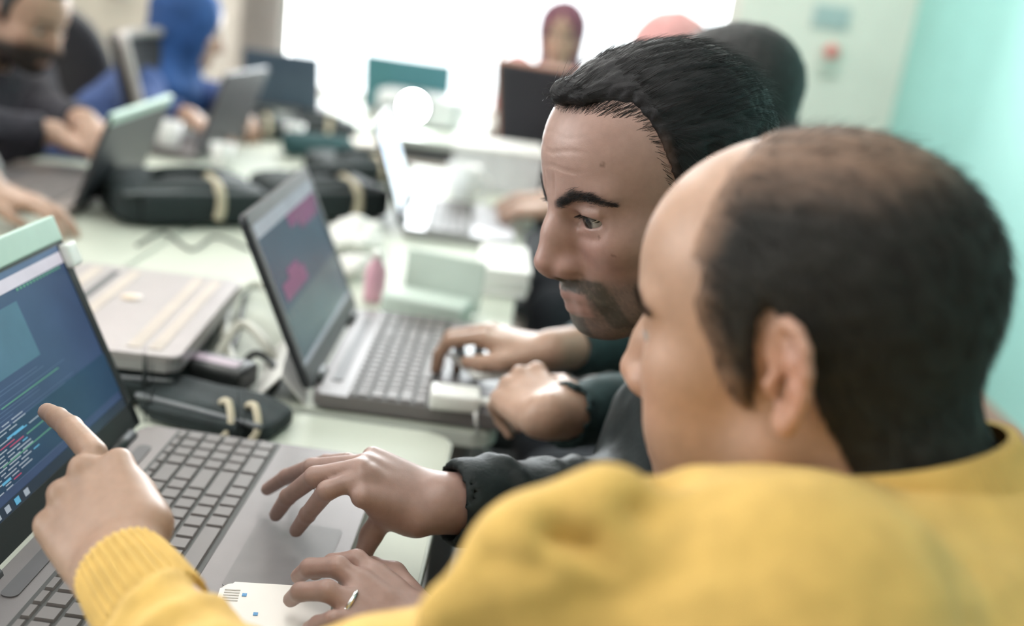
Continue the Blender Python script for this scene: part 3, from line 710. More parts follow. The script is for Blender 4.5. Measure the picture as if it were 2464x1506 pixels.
# ---- the man in the yellow sweater (nearest, face in profile) ------------------------------------------------
def bald_man():
    root = empty('person', (.42, .26, 0))
    R = rotm(math.radians(148), math.radians(12.5), math.radians(1)); M = mtx((.1725, .5560, 1.0985), R); sc = .99
    off = np.array([.42, .26, 0])
    H = lambda q: M[:3, :3] @ (np.array(q) * sc) + M[:3, 3]
    S = SDF(); head(S, M, sc, nose=-1.2, neck=(-.078, 0, -.140), nz=.004)
    S.el((.060, .036, -.055), (.026, .022, .030), .02); S.el((.060, -.036, -.055), (.026, .022, .030), .02)       # fuller cheeks
    nb = H((-.078, 0, -.130)); left = unit((-.56, -.83, 0)); fwd = unit((-.83, .56, 0))
    SL = at(1890, 1535, .46); SR = nb - .14 * left + np.array([.02, -.01, -.085])
    WL = at(288, 1362, .632); EL = at(610, 1810, .51)
    pel = np.array([.47, .27, .56]); chest = nb + np.array([.035, -.045, -.135])
    ER = SR + fwd * .10 + np.array([.02, .02, -.26]); WR = ER + fwd * .22 + np.array([0, 0, -.08])
    S.frame(np.eye(4)); S.rc(SL + np.array([0, 0, -.025]), SR + np.array([0, 0, -.03]), .036, .036, .03).rc(chest, chest * .5 + pel * .5, .07, .05, .04).rc(nb, chest, .045, .07, .03)
    arm(S, SL, EL, WL, (.046, .038, .036, .0245)); arm(S, SR, ER, WR)
    # pointing left hand
    I = at(226, 1085, .708); Mi = at(168, 1112, .704); Pk = at(102, 1230, .686)
    X = Mi - WL; Yd = I - Pk; Zd = np.cross(X, Yd); Zd = Zd if Zd @ (CAM - WL) > 0 else -Zd
    idx = [at(226, 1092, .708), at(170, 1030, .750), at(138, 1005, .773), at(113, 990, .792)]
    th = [at(326, 1200, .684), at(300, 1155, .715), at(250, 1155, .733)]
    HJ = hand(S, WL, X, Yd, Zd, [(0, 0, 0, 0), (62, 95, 60, 0), (68, 95, 60, -3), (72, 95, 60, -6)], th, 1.02, {0: idx, 'tw': 1})
    # right hand resting on the thigh
    hand(S, WR, fwd, left, (0, 0, 1), [(20, 30, 20, 0)] * 4, [(.05, .045, -.01), (.075, .05, -.015), (.095, .05, -.02)])
    V, Q = S.mesh(.0028)
    col = face_colour(V, M, sc, SKIN * np.array([1.02, 1, .98]), .42, (.42, .23, .20)); nails(V, vnormals(V, Q), col, [(HJ[:1], Zd)])
    L = ((V - M[:3, 3]) @ M[:3, :3]) / sc
    col *= np.where(np.linalg.norm(V - I, axis=1) < .16, .86, 1.)[:, None]  # shade on the pointing hand, darkened into its skin colour
    BP = brow_paint(S, H, V, col, [(.0985, .008, .0135), (.096, .018, .0185), (.0945, .028, .0225), (.086, .044, .0215), (.074, .060, .014)], .5)
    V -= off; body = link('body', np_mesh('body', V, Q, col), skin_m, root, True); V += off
    for s in (1, -1): eyeball(root, M, s, (1, 0, -.25), sc).location -= Vector(off)
    # hair: dense at sides and back, thin over the crown
    xs = np.array([-.13, -.09, -.06, -.040, -.026, -.016, -.004, .004, .010, .016, .026, .034, .043, .048, .050, .052, .06, .2])
    zs = np.array([-.088, -.086, -.080, -.064, -.03, .012, .028, .018, -.028, -.040, -.026, .004, .022, .045, .070, .10, .3, .3])
    fadeX = lambda z: np.interp(z, [-.04, -.02, .02, .05, .08, .11], [.014, .030, .044, .046, .036, .026])
    Hs = SDF().frame(M, sc); g = .0055
    Hs.el((-.004, 0, .030), (.096 + g, .076 + g, .086 + g * .6), .01).el((.038, 0, .040), (.058 + g * .3, .060 + g * .4, .058 + g * .1), .03).el((.02, 0, -.02), (.06, .062, .06), .03)
    Hs.rc((-.028, 0, -.040), (-.068, 0, -.115), .0570, .0580, .03)
    def cut(P):
        L = ((P - M[:3, 3]) @ M[:3, :3]) / sc; return -(np.interp(L[..., 0], xs, zs) - L[..., 2]) * .6 * sc
    def cut2(P):
        L = ((P - M[:3, 3]) @ M[:3, :3]) / sc; return (fadeX(L[..., 2]) + .004 - L[..., 0]) * .8 * sc
    Hs.custom(cut, .006).custom(cut2, .014); HV, HQ = largest(*Hs.mesh(.0028, smooth=2))
    L = ((HV - M[:3, 3]) @ M[:3, :3]) / sc; x, y, z = L.T
    thin = sstep(.066, .104, z + .10 * np.clip(-.02 - x, -.05, .06) * .3 + .010 * (vnoise(L * np.array([60, 25, 60]), 4) - .5)) * sstep(-.105, -.05, x)
    fx = fadeX(z) - x + .008 * (vnoise(L * 70, 3) - .5); edge = np.clip(np.maximum(thin * .84, 1 - .25 * sstep(-.003, .006, fx) - .75 * sstep(.002, .030, fx)), 0, 1)
    strk = vnoise(L * np.array([40, 260, 160]), 8)
    hc = np.array([.014, .012, .010]) * (1 - edge)[:, None] + (SKIN * np.array([.45, .42, .39])) * np.interp(fx, [-.004, .004, .018], [1.9, 1.5, 1.0])[:, None] * edge[:, None]; hc *= (.7 + .6 * strk)[:, None]; bare = sstep(.004, -.006, fx)[:, None]; hc = hc * (1 - bare) + SKIN * bare * 1.0
    HN = vnormals(HV, HQ); HV2 = HV + HN * (.0016 * (strk - .5))[:, None]
    hm = vmat('short_hair', .62, 0, .3, 1200, .35)
    link('hair', np_mesh('hair', HV2 - off, HQ, hc), hm, root, True)
    pw = np.where(fx > 0, 1.05 - edge, 0); pick = RNG.choice(len(HV), 9000, p=pw / pw.sum()); HM = M[:3, :3]
    def df(P):
        l = (P - M[:3, 3]) @ M[:3, :3]; d = np.stack([-.5 - 0 * l[:, 0], 0 * l[:, 0], -np.clip(1.4 - l[:, 2] * 12, .0, 1.2)], 1); return d @ M[:3, :3].T
    o = strands('hair_strands', HV[pick] - HN[pick] * .001, HN[pick], df, RNG.uniform(.008, .016, len(pick)), .00028, mat('hair_strand_dark', (.016, .013, .011), .55, var=.2), root, 3, .22, .35); o.location = -Vector(off)
    brow_hairs(root, S, M, BP, off, mat('hair_strand_brown', (.035, .026, .020), .55, var=.2))
    # sweater
    T = SDF(); T.frame(np.eye(4))
    T.rc(H((-.066, 0, -.122)), chest, .068, .150, .05).rc(SL, chest, .058, .135, .06).rc(chest, pel, .155, .165, .1)
    T.rc(nb + np.array([0, 0, -.075]), SL, .056, .063, .05).rc(nb + np.array([0, 0, -.06]), SR, .055, .060, .06)
    T.rc(SL, EL, .064, .047, .04).rc(EL, WL + (EL - WL) * .36, .043, .030, .025)
    T.rc(SR, ER, .066, .055, .04).rc(ER, WR + (ER - WR) * .1, .054, .04, .03)
    # sleeve bunched at the shoulder and folds on the forearm
    T.rc(at(1460, 1255, .455), at(1620, 1270, .47), .024, .026, .02).rc(at(1080, 1450, .455), at(1290, 1345, .455), .014, .021, .03).rc(at(1290, 1345, .455), at(1400, 1350, .46), .021, .022, .03).rc(at(1690, 1225, .50), at(1950, 1215, .54), .020, .02, .03)
    T.rc(at(1420, 1320, .40), at(1340, 1215, .43), .009, .006, .012, 's').rc(at(1660, 1160, .44), at(1640, 1120, .48), .006, .006, .015, 's')
    ax = unit(EL - WL); p1 = unit(np.cross(ax, (0, 0, 1))); p2 = np.cross(ax, p1)
    for t_, r_ in ((.34, .0275), (.50, .0325), (.68, .0365), (.86, .0385)):
        c = WL + (EL - WL) * t_
        ring = [c + r_ * (math.cos(a) * p1 + math.sin(a) * p2) * .94 + ax * .008 * math.sin(a + t_ * 5) for a in np.linspace(0, 2 * math.pi, 15)]
        T.chain(ring, [.0048] * 15, .007)
    T.rc(WL - ax * .05, WL + ax * .040, .025, .025, .004, 's')
    T.rc(H((-.055, 0, -.082)), H((-.02, 0, -.01)), .0590, .064, .006, 's')
    TV, TQ = T.mesh(.0038, smooth=2); TV = cloth_disp(TV, TQ, .008, 16, 3)
    da = unit(SL - EL); d1 = unit(np.cross(da, (0, 0, 1))); d2 = np.cross(da, d1); FB = np.stack([da * .35 + d2 * .3, d1, d2], 1)
    for (pa, pb, dp, wd) in (((1332, 1216, .41), (1425, 1300, .41), .014, .007), ((1425, 1300, .41), (1470, 1360, .41), .007, .007), ((1640, 1128, .47), (1560, 1200, .43), .008, .010), ((1120, 1330, .42), (1260, 1390, .41), .005, .009)):
        (a_, b_), _ = snap(T, [at(*pa), at(*pb)], 0.); h_ = np.clip((TV - a_) @ (b_ - a_) / ((b_ - a_) @ (b_ - a_)), 0, 1); dd = np.linalg.norm(TV - a_ - h_[:, None] * (b_ - a_), axis=1)
        TV = TV - vnormals(TV, TQ) * (dp * np.exp(-(dd / wd) ** 2))[:, None]
    TN = vnormals(TV, TQ); TV = TV + TN * (.007 * (vnoise((TV @ FB) * np.array([14, 30, 30]), 11) - .5))[:, None] + TN * (.0035 * (vnoise((TV @ FB) * np.array([30, 75, 75]), 12) - .5))[:, None]
    ym = knit('yellow_knit', (.66, .425, .125))
    sw = link('sweater', np_mesh('sweater', TV - off, TQ), ym, root, True)
    # ribbed cuff
    def ribbed(name, c0, c1, r0, r1, nr, amp, flat, hint, rows=10, bulge=.0):
        a_ = unit(c1 - c0); p1 = unit(np.array(hint) - a_ * (a_ @ np.array(hint))); p2 = np.cross(a_, p1); n_ = nr * 6; V_, Q_ = [], []
        prof = [(-.000, -.004)] + [(i / rows, 0) for i in range(rows + 1)] + [(1.0, -.004)]
        for (t_, dr_) in prof:
            r_ = r0 + (r1 - r0) * t_ + bulge * math.sin(math.pi * t_) + dr_
            for k in range(n_):
                an = 2 * math.pi * k / n_; rr_ = r_ + (amp * abs(math.cos(nr * an / 2)) ** .7 if dr_ == 0 else 0)
                V_.append(c0 + (c1 - c0) * t_ + rr_ * (math.cos(an) * p1 + flat * math.sin(an) * p2))
        for i in range(len(prof) - 1):
            for k in range(n_): Q_.append((i * n_ + k, i * n_ + (k + 1) % n_, (i + 1) * n_ + (k + 1) % n_, (i + 1) * n_ + k))
        return link(name, np_mesh(name, np.array(V_) - off, np.array(Q_)), ym, sw, True)
    X_ = unit(X); Yh = unit(Yd - X_ * (Yd @ X_))
    ribbed('cuff', WL + ax * .000, WL + ax * .060, .0272, .0310, 34, .0022, .90, Yh, 12, .001)
    # ribbed neck band
    cN = H((-.053, 0, -.076)); a1 = unit(H((-.035, 0, 0)) - H((-.055, 0, -.10)))
    ribbed('neck_band', cN - a1 * .026, cN + a1 * .014, .0715, .0620, 90, .0010, .98, fwd, 8, .002)
    tr = SDF(); kneeL = np.array([.12, .32, .52]); kneeR = np.array([.12, .56, .50])
    for hp, kn in ((pel + left * .09, kneeL), (pel - left * .09, kneeR)):
        tr.rc(hp + np.array([0, 0, -.02]), kn, .095, .07, .05).rc(kn, kn + np.array([.02, 0, -.43]), .065, .05, .03)
    tr.rc(pel + left * .07, pel - left * .07, .12, .12, .05)
    tv, tq = tr.mesh(.008); link('trousers', np_mesh('trousers', cloth_disp(tv, tq, .01, 14) - off, tq), mat('dark_denim', (.03, .04, .06), .8), root, True)
    for kn in (kneeL, kneeR):
        sh = SDF(); f = kn + np.array([.02, 0, -.47]); sh.el(f + np.array([-.06, 0, .005]), (.14, .05, .045), .02).rc(f, f + np.array([.01, 0, .05]), .045, .045, .02); sv, sq = sh.mesh(.007); link('shoe', np_mesh('shoe', sv - off, sq), blackp, root, True)
    tag(root, 'balding man in a yellow sweater seen in profile, pointing at the nearest laptop screen', 'person')
    return root
def knit(name, c):
    m = mat(name, c, .85, var=.10, scale=60, sheen=.12, spec=.2); nt = m.node_tree; b = nt.nodes['Principled BSDF']; tc = nt.nodes['Texture Coordinate']
    wv = nt.nodes.new('ShaderNodeTexWave'); wv.inputs['Scale'].default_value = 330; wv.inputs['Distortion'].default_value = 1.2; wv.bands_direction = 'DIAGONAL'
    nt.links.new(tc.outputs['Object'], wv.inputs['Vector']); bp = nt.nodes.new('ShaderNodeBump'); bp.inputs['Strength'].default_value = .35; bp.inputs['Distance'].default_value = .0012
    nt.links.new(wv.outputs['Fac'], bp.inputs['Height']); nt.links.new(bp.outputs['Normal'], b.inputs['Normal']); return m
bald_man()

# ---- the dark-haired man in the leather jacket (in focus) ---------------------------------------------------
leather = mat('black_leather', (.011, .016, .017), .55, var=.2, scale=40, bump=.25, bscale=260, spec=.2)
def dark_man():
    root = empty('person', (.36, .88, 0)); off = np.array([.36, .88, 0])
    R = rotm(math.radians(204.4), math.radians(17.4), math.radians(1.7)); M = mtx((.1151, .8701, 1.1199), R); sc = 1.024
    H = lambda q: M[:3, :3] @ (np.array(q) * sc) + M[:3, 3]
    S = SDF(); head(S, M, sc, nose=-.6, neck=(-.085, 0, -.155))
    # frown lines over the nose and across the forehead
    nb = H((-.085, 0, -.150)); S.frame(np.eye(4))
    SL = nb + np.array([.02, -.175, -.045]); SR = nb + np.array([.02, .175, -.045]); chest = nb + np.array([.035, 0, -.16]); pel = np.array([.36, .88, .56])
    WR = onz(1058, 1210, .838); ER = np.array([.205, .90, .80]); WL = onz(1062, 1555, .800); EL = np.array([.20, .64, .79])
    S.rc(SL, SR, .042, .042, .04).rc(chest, chest * .5 + pel * .5, .07, .05, .05).rc(nb, chest, .052, .07, .04)
    arm(S, SL, EL, WL); arm(S, SR, ER, WR, (.046, .038, .036, .0265))
    # right hand spread over the touch pad
    iM = onz(882, 1143, .868); mM = onz(862, 1128, .872); rM = onz(845, 1118, .866); pM = onz(838, 1110, .855)
    fi = [iM, onz(787, 1180, .860), onz(740, 1238, .818), onz(713, 1276, .791)]
    fm = [mM, onz(757, 1146, .862), onz(693, 1195, .822), onz(664, 1238, .790)]
    fr = [rM, onz(752, 1124, .852), onz(690, 1146, .818), onz(643, 1177, .790)]
    fp = [pM, onz(785, 1112, .842), onz(745, 1120, .818), onz(712, 1135, .792)]
    th = [onz(930, 1232, .834), onz(893, 1288, .812), onz(870, 1344, .792)]
    X = mM - WR; JR = hand(S, WR, X, iM - pM, (0, -.35, 1), [(0, 0, 0, 0)] * 4, th, .90, {0: fi, 1: fm, 2: fr, 3: fp, 'tw': 1})
    # left hand with the ring, curled over the white box
    iM = onz(948, 1422, .816); mM = onz(918, 1448, .818); rM = onz(892, 1484, .814); pM = onz(880, 1530, .807)
    fi = [iM, onz(858, 1347, .829), onz(800, 1354, .821), onz(758, 1378, .807)]
    fm = [mM, onz(813, 1364, .833), onz(745, 1366, .823), onz(718, 1386, .808)]
    fr = [rM, onz(788, 1421, .829), onz(722, 1424, .820), onz(700, 1442, .806)]
    fp = [pM, onz(802, 1492, .819), onz(765, 1502, .809), onz(742, 1512, .801)]
    th = [onz(945, 1385, .802), onz(895, 1368, .797), onz(862, 1368, .795)]
    X = mM - WL; JL = hand(S, WL, X, iM - pM, (0, 0, 1), [(0, 0, 0, 0)] * 4, th, .90, {0: fi, 1: fm, 2: fr, 3: fp, 'tw': 1})
    V, Q = S.mesh(.0021)
    L = ((V - M[:3, 3]) @ M[:3, :3]) / sc; VN = vnormals(V, Q); fr_ = (L[:, 0] > .04) * sstep(.045, .03, np.abs(L[:, 1]))
    wr = 0
    for z0, k_ in ((.043, 1.), (.056, 1.), (.068, .5)): wr = wr - k_ * np.exp(-((L[:, 2] - z0 - .0015 * np.sin(L[:, 1] * 130 + z0 * 300)) / .0011) ** 2)
    wr = wr * fr_ - 1.2 * np.exp(-((np.abs(L[:, 1]) - .008 - .1 * np.clip(L[:, 2] - .02, 0, .02)) / .0013) ** 2) * sstep(.016, .022, L[:, 2]) * sstep(.042, .034, L[:, 2]) * (L[:, 0] > .05)
    ay_ = np.abs(L[:, 1]); nl = ay_ - (.019 + (-.045 - L[:, 2]) * .55)
    wr = wr - 1.6 * np.exp(-(nl / .0022) ** 2) * sstep(-.076, -.068, L[:, 2]) * sstep(-.040, -.047, L[:, 2]) * (L[:, 0] > .05)
    V = V + VN * (.0007 * wr)[:, None]
    col = face_colour(V, M, sc, SKIN * np.array([.84, .84, .98]), .95, (.36, .20, .18), moust=1.); nails(V, VN, col, [(JR[:4], (0, 0, 1)), (JL[:4], (0, 0, 1)), (JR[4:], (-.3, -.8, .5))])
    L = ((V - M[:3, 3]) @ M[:3, :3]) / sc
    for (mx, my, mz, r) in ((.075, .052, .047, .0022), (.083, .046, -.012, .0015), (.074, .056, -.026, .0016)):
        dd = np.linalg.norm(L[:, 1:] - np.array([my, mz]), axis=1) + (L[:, 0] < .03); wgt = sstep(r, r * .5, dd) * .6; col = col * (1 - wgt[:, None]) + np.array([.10, .05, .035]) * wgt[:, None]
    col *= np.where(V[:, 2] < .95, .92, 1.)[:, None]  # both hands darkened in the skin colour to stand for shade
    BP = brow_paint(S, H, V, col, [(.0985, .008, .0135), (.096, .018, .0185), (.0945, .028, .0225), (.086, .044, .0215), (.074, .060, .014)], .62)
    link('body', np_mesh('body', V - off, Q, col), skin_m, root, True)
    for s in (1, -1): eyeball(root, M, s, (1, .12 * 1, -.18), sc).location -= Vector(off)
    brm = mat('dark_hair_strand', (.012, .011, .012), .45, var=.2); brow_hairs(root, S, M, BP, off, brm)
    for s in (1, -1):
        n = 110; t = RNG.random(n); pt = np.stack([.0925 - .011 * np.abs(t - .4) * 1.2, s * (.0185 + .030 * t), .0052 - .0045 * (2 * np.abs(t - .5)) ** 2.5], 1)
        wp, _ = snap(S, pt * sc @ M[:3, :3].T + M[:3, 3], .0002); o = strands('eyelashes', wp, np.tile(M[:3, :3] @ np.array([0, 0, 1.]), (n, 1)), lambda P: np.tile(M[:3, :3] @ unit((.9, s * .35, -.25)), (len(P), 1)), RNG.uniform(.005, .008, n), .00016, brm, root, 3, .05, .2); o.location = -Vector(off)
    # hair combed back
    xs = np.array([-.13, -.09, -.06, -.035, -.022, -.010, .0, .008, .014, .022, .028, .033, .038, .045, .075, .12, .2]); zs = np.array([-.090, -.088, -.078, -.05, -.01, .026, .030, .0, -.024, -.018, .012, .042, .066, .080, .086, .088, .088])
    Hs = SDF().frame(M, sc)
    Hs.el((-.004, 0, .030), (.102, .0815, .0915), .01).el((.036, 0, .046), (.0615, .0625, .0610), .03).el((.02, 0, -.02), (.06, .063, .06), .03).rc((-.028, 0, -.045), (-.07, 0, -.12), .0575, .0575, .03)
    Hs.chain([(.074, -.026, .090), (.080, 0, .093), (.074, .026, .091)], [.008, .009, .008], .02)
    def cut(P):
        L = ((P - M[:3, 3]) @ M[:3, :3]) / sc; return -(np.interp(L[..., 0], xs, zs) - L[..., 2]) * .6 * sc
    Hs.custom(cut, .022); HV, HQ = largest(*Hs.mesh(.0022, smooth=2)); HN = vnormals(HV, HQ)
    L = ((HV - M[:3, 3]) @ M[:3, :3]) / sc; rid = vnoise(np.stack([L[:, 0] * 22, L[:, 1] * 260, L[:, 2] * 260], 1), 5) + .6 * vnoise(np.stack([L[:, 0] * 30, L[:, 1] * 600, L[:, 2] * 600], 1), 9)
    hcol = np.array([.012, .011, .013]) * (.6 + .6 * rid)[:, None]
    tmp = sstep(.024, .040, L[:, 0]) * sstep(.070, .05, L[:, 2]); hcol = hcol * (1 - .55 * tmp[:, None]) + SKIN * .4 * .55 * tmp[:, None]
    link('hair', np_mesh('hair', HV + HN * (.0022 * (rid - .8))[:, None] - off, HQ, hcol), vmat('black_hair', .5, 0, .3, 1500, .22), root, True)
    pick = RNG.integers(0, len(HV), 9000)
    def df(P):
        l = ((P - M[:3, 3]) @ M[:3, :3]) / sc; top = sstep(.035, .075, l[:, 2]); d = np.stack([-1 + .25 * (1 - top), .25 * np.sin(l[:, 1] * 40) * 0 + 0 * top, .10 * top - .75 * (1 - top)], 1); return d @ M[:3, :3].T
    ln = RNG.uniform(.018, .040, len(pick)) * np.where(L[pick, 2] > .05, 1, .45)
    hs = vmat('black_hair_strand', .42, 0, 0, 1500, .28); hcs = np.array([.013, .011, .012]) * RNG.uniform(.5, 2.2, (len(pick), 1))
    o = strands('hair_strands', HV[pick] - HN[pick] * .0015, HN[pick], df, ln, .00024, hs, root, 4, .06, .16, hcs); o.location = -Vector(off)
    LB = ((V - M[:3, 3]) @ M[:3, :3]) / sc; VN = vnormals(V, Q); dz = np.interp(LB[:, 0] - .004, xs, zs) - LB[:, 2]
    tp = np.argwhere((dz > -.008) & (dz < np.where(LB[:, 0] > .05, .0035, .011)) & (LB[:, 0] > .018) & (LB[:, 0] < .10) & (LB[:, 2] > -.01) & (LB[:, 2] < .11))[:, 0]; tp = RNG.choice(tp, 1300, p=(lambda q: q / q.sum())(np.exp(-np.clip(dz[tp], 0, 1) / .005)))
    o = strands('hairline_strands', V[tp], VN[tp], df, RNG.uniform(.006, .013, len(tp)), .00016, hs, root, 3, .08, .25, hcs[:len(tp)]); o.location = -Vector(off)
    fl = np.argwhere((L[:, 0] > .07) & (L[:, 2] < .105))[:, 0]; fl = RNG.choice(fl, 140)
    o = strands('loose_front_hairs', HV[fl], HN[fl], lambda P: np.tile(M[:3, :3] @ unit((.6, .2, .25)), (len(P), 1)), RNG.uniform(.006, .017, 140), .00013, hs, root, 4, .35, .9, hcs[:140]); o.location = -Vector(off)
    # leather jacket
    T = SDF(); T.rc(nb + np.array([.01, 0, -.035]), chest, .075, .14, .06).rc(chest, pel, .15, .16, .1).rc(nb + np.array([0, 0, -.05]), SL, .055, .068, .06).rc(nb + np.array([0, 0, -.05]), SR, .055, .068, .06)
    for (s0, e0, w0) in ((SL, EL, WL), (SR, ER, WR)):
        T.rc(s0, e0, .064, .054, .04).rc(e0, w0 + (e0 - w0) * .08, .052, .038, .03); ax = unit(e0 - w0)
        p1 = unit(np.cross(ax, (0, 0, 1))); p2 = np.cross(ax, p1)
        for t_ in (.20, .34, .50, .66, .82):
            c = w0 + (e0 - w0) * t_; r_ = .039 + .012 * t_
            ring = [c + r_ * (math.cos(a) * p1 + math.sin(a) * p2) * .9 + ax * (.012 * math.sin(a * 2 + t_ * 15)) for a in np.linspace(0, 2 * math.pi, 17)]; T.chain(ring, [.006] * 17, .008)
        T.rc(w0 - ax * .06, w0 + ax * .05, .030, .031, .008, 's')
    T.rc(nb + np.array([.0, 0, -.03]), H((-.03, 0, -.05)), .064, .066, .006, 's')
    TV, TQ = T.mesh(.0042, smooth=2); TV = cloth_disp(TV, TQ, .007, 24, 3); jk = link('jacket', np_mesh('jacket', TV - off, TQ), leather, root, True)
    # collar and shirt front
    bm = bmesh.new(); cx = nb + np.array([-.008, 0, -.005]); ring0 = []; ring1 = []
    for k in range(29):
        a = math.radians(35 + 290 * k / 28) + math.pi * 0; dx, dy = -math.cos(a), math.sin(a)
        ring0.append(cx + np.array([dx * .074, dy * .074, -.03 - .02 * (dx < 0) * abs(dx)])); ring1.append(cx + np.array([dx * .088 , dy * .088, .022 - .03 * max(0, -dx)]))
    va = [bm.verts.new(Vector(q - off)) for q in ring0]; vb = [bm.verts.new(Vector(q - off)) for q in ring1]
    for k in range(28): bm.faces.new((va[k], va[k + 1], vb[k + 1], vb[k]))
    bmesh.ops.solidify(bm, geom=bm.faces[:], thickness=.005); bm_obj('collar', bm, mat('jacket_collar', (.05, .06, .05), .6, bump=.4, bscale=300), jk, True)
    sh = SDF(); sh.rc(nb + np.array([-.02, 0, -.05]), chest + np.array([-.065, 0, .0]), .062, .085, .05); sv, sq = sh.mesh(.006, smooth=1); link('shirt', np_mesh('shirt', cloth_disp(sv, sq, .008, 30) - off, sq), mat('dark_olive_shirt', (.05, .06, .05), .85, var=.3, scale=80), root, True)
    # wedding ring
    rm_ = fr[0] * .50 + fr[1] * .50; ra = unit(fr[1] - fr[0]); p1 = unit(np.cross(ra, (0, 0, 1))); p2 = np.cross(ra, p1)
    bm = bmesh.new(); tube(bm, [rm_ - off + .0100 * (math.cos(a) * p1 + math.sin(a) * p2) for a in np.linspace(0, 2 * math.pi, 33)], .0021, 8, False); bm_obj('ring', bm, mat('ring_silver', (.8, .8, .78), .15, 1), root, True)
    tr = SDF()
    for sy in (-1, 1):
        kn = np.array([-.02, .88 + sy * .12, .50]); hp = pel + np.array([0, sy * .09, -.02]); tr.rc(hp, kn, .095, .07, .05).rc(kn, kn + np.array([.03, 0, -.41]), .065, .05, .03)
        q = SDF(); f = kn + np.array([.03, 0, -.46]); q.el(f + np.array([-.06, 0, .005]), (.14, .05, .045), .02).rc(f, f + np.array([.01, 0, .05]), .045, .045, .02); sv, sq = q.mesh(.007); link('shoe', np_mesh('shoe', sv - off, sq), blackp, root, True)
    tr.rc(pel + np.array([0, .07, 0]), pel - np.array([0, .07, 0]), .12, .12, .05); tv, tq = tr.mesh(.008); link('trousers', np_mesh('trousers', cloth_disp(tv, tq, .01, 14) - off, tq), mat('dark_denim', (.03, .04, .06), .8), root, True)
    tag(root, 'dark-haired man with a goatee in a black leather jacket, both hands at the nearest laptop', 'person')
dark_man()

